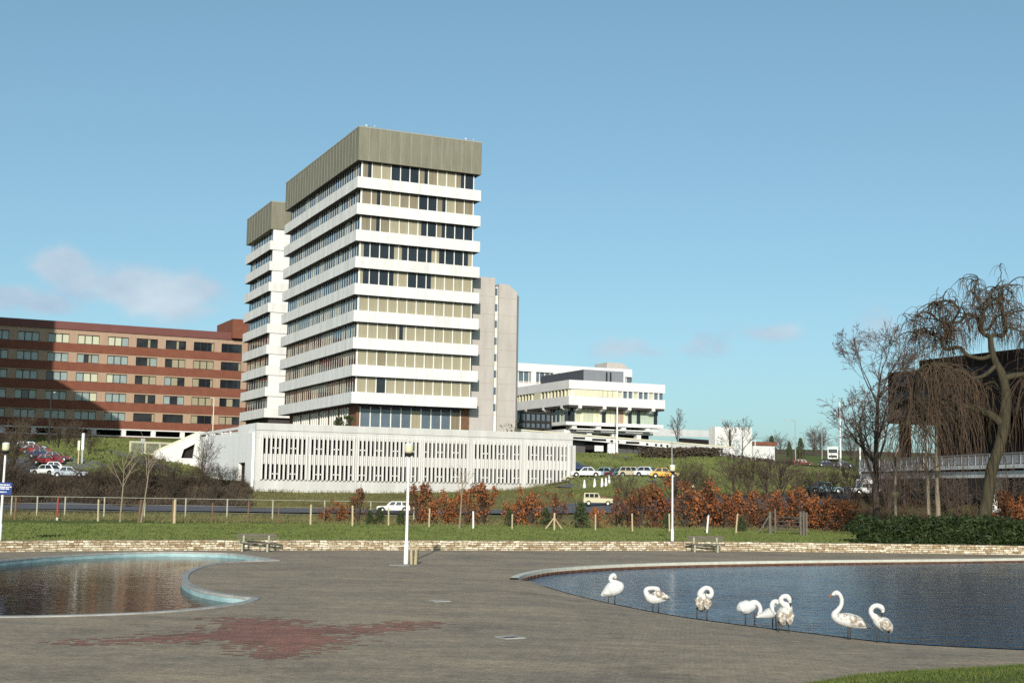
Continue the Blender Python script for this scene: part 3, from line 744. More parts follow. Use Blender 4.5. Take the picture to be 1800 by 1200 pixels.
# left side wall with doorway and open railing parapet
dy0, dy1 = G.sx(433.5, 830), G.sx(418.5, 830); dzt = G.sz(426, 812.5)
st = G.sx(419, 760)
szp = G.sz(400, 765.5)
b = MB()
b.prism([(.5,-1),(.5,ztopG-.002),(st,ztopG-.002),(st,szp),(LS,szp),(LS,-1),(dy1,-1),(dy1,dzt),(dy0,dzt),(dy0,-1)], 'x', 0, .5)
b.box(-.28, 0, .7, dy0-.15, 1, ztopG-1.2)
b.build('side_wall', M['white_side'], rg)
b = MB(); b.box(.45, .5, dy0, dy1, 0, dzt, 1); b.box(.38, .46, dy0+.5, dy1-.5*(dy1-dy0), 0, dzt-.1); b.build('door', [M['cream'], M['void']], rg)
b = MB(); n = 5; zt_ = ztopG-.15
b.box(.05, .4, st, LS, zt_-.35, zt_)
for i in range(n+1):
    yy = st+(LS-st-.5)*i/n; b.box(.06, .39, yy, yy+.5, szp, zt_-.35)
b.box(.1, .35, st, LS, szp, zt_-.62)
b.build('parapet_railing', M['white_conc'], rg)
# stair ramp running down to the left from the end of the side wall
q = G.p + V*LS
rp = lambda px, py: onplane(px, py, q, U)
top = [rp(349.5,757.5), rp(340,761.5), rp(274,790.5), rp(270.5,793.5)]
bot = [rp(270,806), rp(300,822), rp(331,839), rp(350,846)]
opn = [rp(344,778.5), rp(322,789.5), rp(317,804.8), rp(338,804.8)]
ymid = LS
P1 = [(x, z) for x, z in top+bot]
b = MB()
# wall pieces around the opening
(ax,az),(bx1,bz),(cx1,cz1),(dx1,dz1) = opn
yb = LS-.05
b.prism([top[0],top[1],top[2],top[3],(top[3][0]-.05,bot[0][1]-1.5),(cx1,cz1-3),(cx1,cz1),(bx1,bz),(ax,az),(ax,top[0][1]-.3),(0.25,top[0][1])][::-1], 'y', yb-.45, yb)
b.prism([(cx1+.001,cz1-.001),(cx1+.001,cz1-5),(0.25,cz1-5),(.25,cz1-.001)], 'y', yb-.45, yb)
b.prism([(ax+.001,top[0][1]-.31),(dx1,dz1),(.25,dz1),(.25,top[0][1]-.31)][::-1], 'y', yb-.45, yb)
b.build('stair_wall', M['fin'], rg)
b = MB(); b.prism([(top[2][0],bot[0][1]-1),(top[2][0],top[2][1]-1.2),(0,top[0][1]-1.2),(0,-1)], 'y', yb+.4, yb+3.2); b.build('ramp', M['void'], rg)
b = MB(); b.prism([top[3],top[2],top[1],top[0],(top[0][0],top[0][1]-.22),(top[2][0],top[2][1]-.22),(top[3][0],top[3][1]-.25)], 'y', yb-.5, yb-.451); b.build('coping', M['cream'], rg)

# ---------------- stair tower right of the main tower
S = Frame(839, 740, 196)
rs = S.root('stair_tower', 'pinkish concrete stair tower with narrow window slit beside the white tower', 'stair tower')
sx = lambda px: S.fx(px, 620)
b = MB(); z1 = S.fz(855, 487); b.box(sx(839)-3, sx(868.5), 0, 6, 6, z1); 
z2 = S.fz(885, 498.5); z3 = S.fz(912, 516)
xa, xb, xc, xd = sx(877.5), sx(894), sx(909.5), sx(918)
b.prism([(xa,6),(xa,z2),(xb,z2),(xc,S.fz(910,513)),(xc,6)][::-1], 'y', .4, 6)
b.prism([(xc+.003,.6),(xd,1.5),(xd,6),(xc+.003,6)], 'z', 6, z3-.15)
b.build('shaft', M['pink_conc'], rs)
b = MB()
for py in (521, 552, 583, 613, 643, 673, 702, 730):
    zz_ = S.fz(860, py); b.box(sx(840)-2.9, sx(868.5)+.02, -.015, .1, zz_-.03, zz_+.03); b.box(xa+.02, xc-.02, .385, .5, zz_-.03, zz_+.03)
b.build('panel_joint', M['joint'], rs)
b = MB(); b.box(sx(868.5)+.02, xa-.02, .8, 1.2, 6, S.fz(873, 503)); b.build('slit_wall', M['white_conc'], rs)
for py in (505, 533, 562, 592, 621, 650, 680, 709):
    b = MB(); za = S.fz(872, py); zb_ = S.fz(872, py+13); zc = S.fz(872, py+20)
    b.quad((sx(868.5)+.12,.78,zb_),(xa-.1,.78,zb_),(xa-.1,.78,za),(sx(868.5)+.12,.78,za)); b.quad((sx(868.5)+.12,.78,zc),(xa-.1,.78,zc),(xa-.1,.78,zb_-.3),(sx(868.5)+.12,.78,zb_-.3), 1)
    b.build('window', [M['glass_blue'], M['cream']], rs)

# ---------------- low white office building on the right
B = Frame(1000, 711, 232)
rb = B.root('office_building', 'low white two-storey office with overhanging upper floor and grey rooftop box', 'office building')
WB = B.fx(1169, 717); LB = B.sx(916, 724)+14
zf = lambda y: B.fz(1000, y)
b = MB(); b.box(0, WB, 0, LB, zf(668), zf(667)); b.box(0, WB, 0, LB, zf(682.5), zf(668)-.002); b.box(0, WB, 0, LB, zf(711), zf(695)); b.box(.5, 6, .25, .6, zf(695), zf(682.5)); b.build('upper_wall', M['white_conc'], rb)
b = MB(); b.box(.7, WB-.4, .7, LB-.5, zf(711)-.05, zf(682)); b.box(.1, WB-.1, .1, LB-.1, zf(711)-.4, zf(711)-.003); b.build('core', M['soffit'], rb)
xw = [B.fx(p, 690) for p in (1004, 1086)] ; n = 9
for i in range(n):
    b = MB(); a_ = 1.0+(xw[1]-1.0)*i/n; c_ = 1.0+(xw[1]-1.0)*(i+1)/n
    b.box(a_+.05, c_-.05, .16, .3, zf(694.5), zf(683.0)); b.build('window_blind', M['cream'], rb)
n = 9; x0 = xw[1]
for i in range(n):
    b = MB(); a_ = x0+(WB-x0-.2)*i/n; c_ = x0+(WB-x0-.2)*(i+1)/n
    b.box(a_-.1, a_+.1, .1, .5, zf(695), zf(682.5), 1); b.quad((a_+.1,.4,zf(695)),(c_-.1,.4,zf(695)),(c_-.1,.4,zf(682.5)),(a_+.1,.4,zf(682.5)), 0 if i % 3 else 2)
    b.build('window', [M['glass_blue'], M['white_conc'], M['curtain_pale']], rb)
n = 24
for i in range(n):
    y0 = .6+(LB-1)*i/n; y1 = .6+(LB-1)*(i+1)/n; b = MB()
    if i in (8, 9): b.box(.05, .5, y0, y1, zf(695), zf(682.5), 1)
    else:
        b.box(.1, .5, y0-.1, y0+.12, zf(695), zf(682.5), 1); b.quad((.4,y1,zf(695)),(.4,y0,zf(695)),(.4,y0,zf(682.5)),(.4,y1,zf(682.5)), 0 if i % 5 else 2)
    b.build('window', [M['glass'], M['cream'], M['curtain_pale']], rb)
for px in (1020, 1063, 1107, 1149):
    b = MB(); x = B.fx(px, 716); b.prism([(-.0,zf(711)-.02),(-.0,zf(716)),(.8,zf(720)),(2,zf(720)),(2,zf(711)-.02)], 'x', x-.35, x+.35); b.build('bracket', M['white_conc'], rb)
for i in range(5):
    b = MB(); y = 3+i*7.5; b.prism([(.0,zf(711)-.02),(.0,zf(716)),(.8,zf(720)),(2,zf(720)),(2,zf(711)-.02)], 'y', y-.35, y+.35); b.build('bracket', M['white_conc'], rb)
lx0 = B.fx(1003, 725, 2); lx1 = B.fx(1156, 735, 2)
cols = 'dypyyppdppbbpdgdgggd'
for i, c in enumerate(cols):
    b = MB(); a_ = lx0+(lx1-lx0)*i/len(cols); d_ = lx0+(lx1-lx0)*(i+1)/len(cols)
    b.quad((a_,2.0,zf(741)),(d_-.1,2.0,zf(741)),(d_-.1,2.0,zf(713)),(a_,2.0,zf(713)), 'dypbg'.index(c)); b.box(d_-.1, d_, 1.9, 2.2, zf(741), zf(713), 5)
    b.build('lower_window', [M['glass'], M['curtain_pale'], M['cream'], M['pink_brick'], M['green_panel'], M['green_panel']], rb)
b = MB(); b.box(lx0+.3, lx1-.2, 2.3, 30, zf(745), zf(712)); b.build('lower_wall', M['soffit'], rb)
for i in range(12):
    b = MB(); y0 = 3+i*1.6; b.quad((lx0,y0+1.5,zf(741)),(lx0,y0,zf(741)),(lx0,y0,zf(713)),(lx0,y0+1.5,zf(713)), 1 if i % 4 == 1 else 0); b.box(lx0-.06,lx0+.1,y0+1.5,y0+1.6,zf(741),zf(713),2)
    b.build('lower_window', [M['glass'], M['green_panel'], M['white_conc']], rb)
b = MB(); b.box(lx0-1.6, lx1+.4, .6, 32, zf(746), zf(740)); b.box(lx0-1.0, lx1-.6, 2.5, 30, zf(759), zf(753)-.002)
b.box(lx0+.5, lx1-1, 3.5, 29, zf(772), zf(746)-.01, 1)
for px in (1014, 1057, 1101, 1144):
    x = B.fx(px, 748); b.box(x-.45, x+.45, .9, 3.4, zf(753), zf(746)-.003)
    x -= 1.2; b.box(x-.45, x+.45, 2.2, 3.4, zf(766), zf(759)-.003)
b.box(lx0-.3, lx1-.4, 1.0, 1.5, zf(753)-.001, zf(751))
b.build('terrace_slab', [M['white_conc'], M['void']], rb)
b = MB(); hx0, hx1 = B.fx(1026, 655, 6), B.fx(1096, 660, 6); hz0, hz1 = zf(668), B.fz(1026, 649, 6)
b.prism([(hx0,6),(hx1,6),(hx1,24),(hx0,24)], 'z', hz0-.2, hz1, 0); b.box(hx0-.02, hx0, 6.05, 24, hz0, hz1, 1)
for px in (1066, 1073): x = B.fx(px, 660, 6); b.box(x-.12, x+.12, 5.8, 6.0, hz0, hz1-.3, 2)
b.build('rooftop_plant_room', [M['slate'], M['dark_slate'], M['black']], rb)

# ---------------- block behind it
Bk = Frame(912, 690, 285)
rk = Bk.root('office_block', 'long white block with blue-grey window strip behind the low office', 'office building')
WK = Bk.fx(1111, 690); zk = lambda y: Bk.fz(918, y)
b = MB(); b.box(-8, WK, 0, 14, zk(652), zk(638)); b.box(-8, WK, 0, 14, 8, zk(673)); b.build('wall', M['white_conc'], rk)
b = MB(); b.box(-7.5, WK-.5, .8, 13, zk(673), zk(652)); b.build('core', M['soffit'], rk)
for x in [Bk.fx(p, 690) for p in (938, 977, 1017, 1057, 1095)]:
    b = MB(); b.box(x-.6, x+.6, .05, .7, zk(673), zk(652)); b.build('pier', M['white_conc'], rk)
for i in range(22):
    a_ = WK*i/22; b = MB(); b.quad((a_+.1,.5,zk(672)),(a_+WK/22,.5,zk(672)),(a_+WK/22,.5,zk(653)),(a_+.1,.5,zk(653))); b.box(a_-.08,a_+.08,.4,.6,zk(673),zk(652),1); b.box(a_+.1,a_+WK/22,.42,.55,zk(673),zk(669),2); b.build('window', [M['glass_blue'], M['mullion'], M['pink_conc']], rk)
b = MB(); x0, x1 = Bk.fx(1067, 640, 6), Bk.fx(1105, 640, 6); za, zb_ = zk(642), Bk.fz(1080, 637.5, 6)
b.prism([(x0,za),(x0,zb_),(x1-1.5,zb_),(x1,zb_-1.2),(x1,za)][::-1], 'y', 6, 12); b.box(WK+.002, WK+1.2, 2, 12, 8, zk(650)); b.build('rooftop_block', M['pink_conc'], rk)

# glazed link between stair tower and low office
Lk = Frame(916, 748, 226)
rl = Lk.root('glazed_link', 'dark-framed glazed link between stair tower and low white office', 'building')
x1 = Lk.fx(969, 740); b = MB(); b.box(0, x1, .3, 5, Lk.fz(920,752), Lk.fz(920,724)); b.build('glazing', M['glass_blue'], rl)
b = MB()
for i in range(7): x = x1*i/6; b.box(x-.12, x+.12, .05, .4, Lk.fz(920,752), Lk.fz(920,723))
for py in (752, 740, 724): z = Lk.fz(920, py); b.box(.12, x1-.12, .06, .38, z-.18, z+.18)
b.build('frame', M['black_frame'], rl)

# ---------------- walls of the upper road, underpass
def wallrun(name, a, c, zs, thick, m, label, cat, holes=None, back=0):
    """straight wall from pixel column a=(px,D) to c, zs=((pytop,pybot) at a, at c)"""
    p, q_ = at(a[0], 780, a[1]), at(c[0], 780, c[1]); d = Vector((q_.x-p.x, q_.y-p.y, 0)); L_ = d.length; d.normalize()
    t = empty(name, (p.x, p.y, 0), math.atan2(d.y, d.x), label, cat)
    z = [at(a[0], zs[0][0], a[1]).z, at(a[0], zs[0][1], a[1]).z, at(c[0], zs[1][0], c[1]).z, at(c[0], zs[1][1], c[1]).z]
    b = MB(); lo = 0
    for h in (holes or [])+[None]:
        if h is None: f0 = f1 = 1
        else: f0, f1 = [(Vector(at(hp, 780, 1)).x) for hp in h[:2]] if False else h[:2]
        mix = lambda f, i: z[i]*(1-f)+z[i+2]*f
        b.prism([(lo*L_, mix(lo,1)),(lo*L_, mix(lo,0)),(f0*L_, mix(f0,0)),(f0*L_, mix(f0,1))][::-1], 'y', back, back+thick)
        lo = f1
    b.build('wall', m, t); return t, L_, z
t, L_, z = wallrun('retaining_wall', (985,223), (1258,241), ((765,800),(793,812)), 3, M['ret_wall'], 'dark grey retaining wall with underpass opening below the low office', 'retaining wall', [(.15,.325)])
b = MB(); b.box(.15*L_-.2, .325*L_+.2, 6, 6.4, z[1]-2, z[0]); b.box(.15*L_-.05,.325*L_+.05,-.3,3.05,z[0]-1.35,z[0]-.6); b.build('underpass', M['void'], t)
for f in (.275, .298):
    b = MB(); b.lathe((L_*f, -1.2, z[1]-1), [(.42,0),(.42,3.2),(.36,3.7)], 10); b.build('post', M['white_conc'], t)
for f in (.45, .6, .75):
    b = MB(); b.box(L_*f-.08, L_*f+.08, -.04, .0, z[1]+.3, z[0]+(z[2]-z[0])*f-.1); b.build('joint', M['void'], t)
t, L_, z = wallrun('parapet_wall', (845,212), (1290,242), ((749.5,758),(786,797)), .6, M['white_conc'], 'long white parapet wall with dark slots above the grey retaining wall', 'parapet')
b = MB(); rr = random.Random(3); x = 1
while x < L_-2:
    w = rr.choice([.5,.6,2.6,3.0]); f = x/L_; zt_ = z[0]*(1-f)+z[2]*f; zb_ = z[1]*(1-f)+z[3]*f
    b.box(x, x+w, -.01, .02, zb_+(zt_-zb_)*.1, zb_+(zt_-zb_)*.5); x += w+rr.choice([.7,.9,1.5])
b.build('slot', M['void'], t)
b = MB()
for i in range(40):
    f0, f1 = i/40, (i+1)/40; 
    za, zb_ = z[0]*(1-f0)+z[2]*f0, z[0]*(1-f1)+z[2]*f1
    b.prism([(f0*L_, za-.1+.0),(f0*L_, za+.12),(f1*L_, zb_+.12),(f1*L_, zb_-.1)][::-1], 'y', -.15, -.012)
b.build('coping', M['cream'], t)
t, L_, z = wallrun('parapet_wall', (975,222), (1280,241), ((758.5,764.5),(789,797)), .8, M['garage_conc'], 'narrow lower concrete band below the slotted white parapet', 'parapet', back=-.5)
# far white boundary walls
t, L_, z = wallrun('boundary_wall', (1150,292), (1262,312), ((752.5,766),(757,768.5)), .8, M['white_conc'], 'far white wall band with dark strip beneath right of the low office', 'wall')
b = MB(); b.box(12, L_, .3, 1.5, z[1]-2.4, z[1]-.01); b.build('recess', M['void'], t)
b = MB(); b.box(8, L_, -.4, .5, z[1]-6, z[1]-2.41); b.build('lower_band', M['white_conc'], t)
Wb = Frame(1257, 796, 290)
rw = Wb.root('service_building', 'plain white boxy building with dark slit on the hill right of centre', 'building')
x1 = Wb.fx(1322, 790); b = MB(); b.box(0, x1, 0, 2.5, 4, Wb.fz(1257, 749.5)); b.build('wall', M['white_stain'], rw)
b = MB(); x = Wb.fx(1283, 780); b.box(x-.25, x+.25, -.02, .1, Wb.fz(1283,795), Wb.fz(1283,755)); b.build('slit', M['void'], rw)
Wc = Frame(1324, 798, 297)
rw = Wc.root('low_shed', 'small low white shed beside the boxy white building', 'shed')
x1 = Wc.fx(1362, 790); b = MB(); b.box(0, x1, 0, 6, 4, Wc.fz(1330, 782)); b.build('wall', M['white_stain'], rw)
b = MB(); b.box(-.4, x1+.4, -.4, 6.4, Wc.fz(1330, 782)+.01, Wc.fz(1330, 776)); b.build('roof', M['red_brick'], rw)

# ---------------- red brick office
dR = Vector((math.cos(R(26.5)), math.sin(R(26.5)), 0))
Rd = Frame(-140, 700, 243, dR)
rr_ = Rd.root('brick_office', 'long red brick office with pink window bands and open white arcade', 'office building')
W2_ = Rd.fx(450, 700); hz = lambda y: Rd.fz(300, y)
fx = lambda px: Rd.fx(px, 660)
# storey data measured at px column 300
zr = dict(roof=hz(577.5), fas=hz(590.5))
rowsR = [(598.0,613.5,620.5),(630.5,645.5,652.5),(662.5,677.5,684.5),(695.5,710.5,716.5),(728,742.5,749)]
b = MB(); b.box(0, W2_, -.25, 16, zr['fas'], zr['roof']); b.build('roof_fascia', M['red_fascia'], rr_)
b = MB(); zprev = zr['fas']
pk = MB(); rd = MB()
spand = []
for i, (wt, wb_, sb_) in enumerate(rowsR):
    nxt = hz(rowsR[i+1][0]-3.5) if i < 4 else None
    spand.append((hz(wb_)-.02, hz(rowsR[i+1][0]-2.6) if i < 4 else hz(756.5)))
for i, (za, zb_) in enumerate(spand): rd.box(0, W2_, -.12, 15, zb_, za)
tops = [zr['fas']]+[s[1] for s in spand[:-1]]
bots = [s[0] for s in spand]
rd.build('brick_band', M['red_brick'], rr_)
pxw = [(-52,-13),(-26+0,12),(27,65.5),(81,118.5),(133.5,172),(187,223.5),(237.5,275),(289,325),(338.5,375),(387.5,423.5)]
pxw = pxw[1:]
wxs = [(fx(a_), fx(c_)) for a_, c_ in pxw]
step = wxs[2][0]-wxs[1][0]
wxs = [(wxs[0][0]-step, wxs[0][1]-step)] + wxs
codesR = ['bbb bbb bbb byy yyy yyB dtd dtd ddt ddd'.split(), 'bbb bbb bbb bbb btB bBB dtb dyy yyy ddt'.split(), 'bbb dbb bbb dbb byy yBB dyy byd ydt ddd'.split(),
          'bbb bbb bdb bbb bby bbb dtd bdb yyy dyd'.split(), 'bbb bbb bbb bbb bbb bbB ddt ddd ydd yyd'.split()]
CM = {'d':0,'b':1,'y':2,'B':1,'t':3}
for i, (wt, wb_, sb_) in enumerate(rowsR):
    zt_, zb_ = tops[i], bots[i]; xprev = 0
    wtz = hz(wt)
    pk = MB()
    pk.box(0, W2_, 0, .6, wtz, zt_)
    for j, (x0, x1) in enumerate(wxs):
        pk.box(xprev, x0, .001, .6, zb_, wtz-.002); xprev = x1
    pk.box(xprev, W2_, .001, .6, zb_, wtz-.002)
    pk.build('pink_band', M['pink_brick'], rr_)
    for j, (x0, x1) in enumerate(wxs):
        b = MB(); w = (x1-x0)/3
        for k in range(3):
            mi = CM[codesR[i][j][k]]
            if mi == 3:
                b.quad((x0+w*k,.3,zb_),(x0+w*k+w*.65,.3,zb_),(x0+w*k+w*.65,.3,wtz),(x0+w*k,.3,wtz), 0); b.quad((x0+w*k+w*.65,.3,zb_),(x0+w*(k+1),.3,zb_),(x0+w*(k+1),.3,wtz),(x0+w*k+w*.65,.3,wtz), 3)
            else: b.quad((x0+w*k,.3,zb_),(x0+w*(k+1),.3,zb_),(x0+w*(k+1),.3,wtz),(x0+w*k,.3,wtz), mi)
        wn = b.build('window', [M['glass'], M['blind_blue'] if 'blind_blue' in M else M['glass_blue'], M['curtain_pale'] if j < 6 else M['curtain'], M['curtain']], rr_)
        f = MB()
        for k in range(4): f.box(x0+w*k-.07, x0+w*k+.07, .18, .34, zb_, wtz)
        f.box(x0+.07, x1-.07, .18, .34, wtz-.1, wtz-.003); f.box(x0+.07, x1-.07, .18, .34, zb_+.003, zb_+.1)
        f.build('frame', M['black_frame'], wn)
b = MB(); b.box(0, W2_, -.2, .4, hz(758.5), hz(756.5)-.002); b.box(0, W2_, -.15, .4, hz(769.5), hz(768)); b.build('arcade_beam', M['white_conc'], rr_)
for px in (10, 64, 117.5, 170, 222, 274, 325, 376):
    x = fx(px); b = MB(); b.box(x-.45, x+.45, -.1, .5, hz(768), hz(758.5)); b.build('column', M['white_conc'], rr_)
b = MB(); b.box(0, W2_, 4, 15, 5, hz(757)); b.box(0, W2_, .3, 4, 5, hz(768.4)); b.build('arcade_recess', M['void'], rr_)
b = MB(); b.box(0, fx(300), -.1, .3, 5, hz(769.5)-.002); b.build('plinth', M['red_brick'], rr_)
b = MB(); x0 = fx(403); b.box(x0, x0+12, -1.2, 12, zr['fas']+.3, Rd.fz(403, 561)); b.build('rooftop_block', M['red_brick'], rr_)
print('red', W2_, zr)

# ---------------- dark bronze office on the right
Dk = Frame(1561, 700, 152)
sideL = 60
dv = -V
rd_ = empty('glass_office', (Dk.p.x, Dk.p.y, 0), Dk.a, 'dark bronze glass office behind the weeping tree at right', 'office building')
zz1 = Dk.fz(1561, 655); zz2 = Dk.fz(1561, 744); zbase = 5
zu = Dk.fz(1579, 640)
b = MB(); b.box(0, 30, -70, 0, zz2, zz1)
b.box(2.5, 28, -70, -2.5, zz1+.002, zu+.3)
b.build('wall', M['bronze'], rd_)
for k in range(3):
    za = zz2+(zz1-zz2)*(k+.25)/3; zb_ = zz2+(zz1-zz2)*(k+.8)/3
    for i in range(20):
        b = MB(); y0 = -1-i*3.4; b.box(-.02, .02, y0-3.1, y0, za, zb_); b.build('window', M['bronze_glass'], rd_)
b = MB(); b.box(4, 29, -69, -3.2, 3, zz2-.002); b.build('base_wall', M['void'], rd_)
for i in range(9):
    b = MB(); y = -1.5-i*8; b.box(.6, 1.5, y-.6, y+.4, 2, zz2-.002); b.build('column', M['bronze'], rd_)

# ---------------- neighbour tower off to the left whose shade falls on the brick office
nb = empty('office_tower', (0,0,0), 0, 'neighbouring slab tower outside the left edge of the photo', 'office tower')
b = MB(); b.prism([(-127,0),(-127,67),(-92.5,67),(-92.5,48.9),(-80.8,43.6),(-80.8,0)], 'y', 182, 189); b.build('wall', M['brown_brick'], nb)

# ---------------- footbridge
bp = [at(1512, 830, 150), at(1830, 806, 112)]
d = Vector((bp[1].x-bp[0].x, bp[1].y-bp[0].y, 0)); LBR = d.length+25; d.normalize()
br = empty('footbridge', (bp[0].x, bp[0].y, 0), math.atan2(d.y, d.x), 'white concrete footbridge with grey railing behind the weeping tree', 'footbridge')
zbr = 5.85
b = MB(); b.box(0, LBR, 0, 3, zbr-.75, zbr-.15); b.box(0, LBR, -.25, .2, zbr+.05, zbr+.42); b.box(.1, LBR, .05, 2.9, zbr-.149, zbr+.049, 1); b.build('deck', [M['white_stain'], M['void']], br)
b = MB(); n = int(LBR/1.35)
b.box(0, LBR, -.1, -.02, zbr+1.35, zbr+1.45)
for i in range(n): x = i*1.35; b.box(x, x+.08, -.1, -.02, zbr+.42, zbr+1.35)
b.build('railing', M['rail_grey'], br)
b = MB(); b.box(0, LBR, -.04, 0, zbr+.5, zbr+1.3); b.build('railing_panel', M['grey_metal'], br)
lp = onplane(1748.5, 850, bp[0]+Vector((-d.y, d.x, 0))*1.1, d)[0]
b = MB(); b.prism([(lp-.5,zbr-.76),(lp+.55,zbr-.76),(lp+.35,0),(lp-.2,0)], 'y', .6, 1.6); b.build('pillar', M['white_stain'], br)
b = MB(); b.lathe((1.2, 1.2, 2.4), [(1.5,0),(1.7,.8),(2.2,1.8),(2.2,2.69)], 16); b.build('abutment', M['white_stain'], br)
# ------------------------------------------------------------------ trees and shrubs
def branch(mb, p, d, r, L_, lvl, rr, spec, twigs):
    """grow one limb; spec: list of dicts per level"""
    s = spec[lvl]; n = s.get('seg', 5); pts = [Vector(p)]; d = Vector(d).normalized()
    for i in range(n):
        d = (d + Vector((rr.gauss(0,1), rr.gauss(0,1), rr.gauss(0,1)))*s.get('wig', .12) + Vector((0,0,s.get('up', .05)))).normalized()
        pts.append(pts[-1] + d*(L_/n))
    rad = [max(r*(1-.75*i/n), s.get('rmin', .006)) for i in range(n+1)]
    (mb if lvl < spec[0].get('split', 1) else twigs).tube(pts, rad, 7 if r > .08 else (5 if r > .03 else 3), cap=False)
    if lvl+1 < len(spec):
        c = spec[lvl+1]
        for k in range(c['n']):
            f = rr.uniform(c.get('f0', .3), 1); i = min(int(f*n), n-1); q = pts[i].lerp(pts[i+1], f*n-i)
            ax = (pts[i+1]-pts[i]).normalized(); o = ax.orthogonal().normalized(); o = Matrix.Rotation(rr.uniform(0, 6.28), 3, ax) @ o
            an = rr.uniform(*c.get('ang', (.5, .9))); dd = ax*math.cos(an)+o*math.sin(an)
            branch(mb, q, dd, max(rad[i]*c.get('rf', .55), c.get('rmin', .006)), L_*c.get('lf', .6)*rr.uniform(.7, 1.2)*(1.15-.5*f), lvl+1, rr, spec, twigs)

def bare_tree(name, loc, h, r, seed, spec, label, group=None, mats=None, trunk_part='trunk'):
    rr = random.Random(seed); a_, t_ = MB(), MB()
    branch(a_, (0,0,-.3), (rr.gauss(0,.03), rr.gauss(0,.03), 1), r, h, 0, rr, spec, t_)
    o = empty(name, loc, 0, label, 'tree' if 'tree' in name or 'sapling' in name else 'shrub', group)
    m1, m2 = mats or (M['bark_dark'], M['twig_dark'])
    if a_.f: a_.build(trunk_part, m1, o, True)
    t_.build('crown', m2, o)
    return o
SP_TREE = [dict(seg=9, wig=.05, up=.1, split=2), dict(n=17, f0=.28, ang=(.55,1.0), rf=.5, lf=.56, seg=7, wig=.13, up=.10, rmin=.02), dict(n=8, ang=(.4,.9), rf=.5, lf=.5, seg=5, wig=.16, up=.06, rmin=.018),
           dict(n=7, ang=(.4,.9), rf=.5, lf=.5, seg=4, wig=.2, up=.03, rmin=.015), dict(n=4, ang=(.4,.9), rf=.6, lf=.55, seg=3, wig=.2, up=.0, rmin=.013)]
SP_SAP = [dict(seg=5, wig=.03, up=.1), dict(n=7, f0=.62, ang=(.4,.75), rf=.6, lf=.62, seg=5, wig=.08, up=.12, rmin=.014), dict(n=3, ang=(.3,.7), rf=.6, lf=.45, seg=3, wig=.12, up=.05, rmin=.010)]
SP_SHRUB = [dict(seg=2, wig=.1, split=0), dict(n=26, f0=.0, ang=(.1,1.0), rf=.6, lf=1.0, seg=5, wig=.14, up=.06, rmin=.014), dict(n=6, ang=(.3,.8), rf=.6, lf=.5, seg=4, wig=.2, up=.03, rmin=.011), dict(n=3, ang=(.4,.9), rf=.6, lf=.5, seg=2, wig=.2, rmin=.010)]
SP_FAR = [dict(seg=6, wig=.05, up=.1), dict(n=10, f0=.2, ang=(.4,.8), rf=.5, lf=.55, seg=5, wig=.12, up=.1, rmin=.03), dict(n=6, ang=(.4,.9), rf=.5, lf=.5, seg=3, wig=.16, rmin=.025), dict(n=4, ang=(.4,.9), rf=.5, lf=.5, seg=2, wig=.2, rmin=.022)]
def gnd(px, py, D, dz=0): p = at(px, py, D); return Vector((p.x, p.y, H(p.x, p.y)+dz))
def gx(px, D, dz=0): return gnd(px, 880, D, dz)
def hgt(px, py, D): return at(px, py, D).z - gx(px, D).z

# weeping tree: limbs traced, then secondary limbs and hanging twigs grown from them
WD = 86; wt = MB(); wl = MB(); wtw = MB(); rr = random.Random(11)
wbase = gx(1727, WD)
def trace(P, R0, dy0=0, dy1=0, wob=0):
    n = len(P); out = []
    for i, (x, y) in enumerate(P):
        out.append(at(x, y, WD+dy0+(dy1-dy0)*i/max(1, n-1))-wbase)
    return smooth_line(out, 3)
def limb(P, r0, r1, dy0=0, dy1=0, mb=None, n=8):
    q = trace(P, r0, dy0, dy1); k = len(q)
    (mb or wl).tube(q, [1.22*(r0+(r1-r0)*i/(k-1))/26.7 for i in range(k)], n, cap=False); return q
tr = trace([(1727,932),(1730,905),(1735,880),(1739,850),(1744,822),(1752,798),(1761,768),(1766,735),(1768,700),(1766,678),(1760,655),(1752,640),(1745,622),(1742,605),(1741,590)], 1)
rads = np.interp(np.linspace(0,1,len(tr)), [0,.08,.2,.5,.7,.85,1], [13,11,10.2,9.2,7.5,5.6,4.2])/26.7
wt.tube(tr, list(rads), 12, cap=False)
limbs = []
limbs.append((limb([(1761,745),(1742,730),(1728,724),(1712,717),(1695,714),(1676,712),(1662,708),(1648,709),(1632,708),(1616,706),(1604,712),(1597,728),(1592,752)], 6, 2, 0, -3), 3.0))
limbs.append((limb([(1766,664),(1785,660),(1806,657),(1830,652),(1850,660),(1858,690)], 5, 2, 0, -1), 2.4))
limbs.append((limb([(1741,592),(1730,587),(1722,577),(1720,562),(1712,555),(1701,552),(1695,556),(1688,565),(1677,567),(1671,574),(1668,584),(1664,598)], 3.4, 1.4, 0, 1), .8))
limbs.append((limb([(1722,578),(1727,566),(1728,558),(1724,549),(1722,536),(1717,524),(1713,510),(1716,499),(1720,490)], 2.6, .9), .9))
limbs.append((limb([(1741,592),(1750,588),(1760,591),(1766,585),(1768,575),(1764,563),(1762,549),(1759,537),(1758,527),(1763,517),(1760,507),(1768,500),(1780,503)], 3.0, 1.0, 0, -1), .9))
limbs.append((limb([(1726,581),(1738,578),(1746,566),(1753,556),(1762,553),(1772,556),(1784,548),(1800,545)], 2.2, .9, 0, 2), .9))
limbs.append((limb([(1744,624),(1728,630),(1712,628),(1698,622),(1688,611),(1676,611),(1664,614),(1656,608),(1656,598),(1663,588),(1670,578),(1662,568),(1648,562),(1636,552),(1622,548),(1612,556)], 3.2, 1.1, 0, 3), 1.1))
limbs.append((limb([(1656,600),(1648,592),(1638,588),(1630,580),(1620,578),(1610,585)], 1.8, .8, 2, 4), .9))
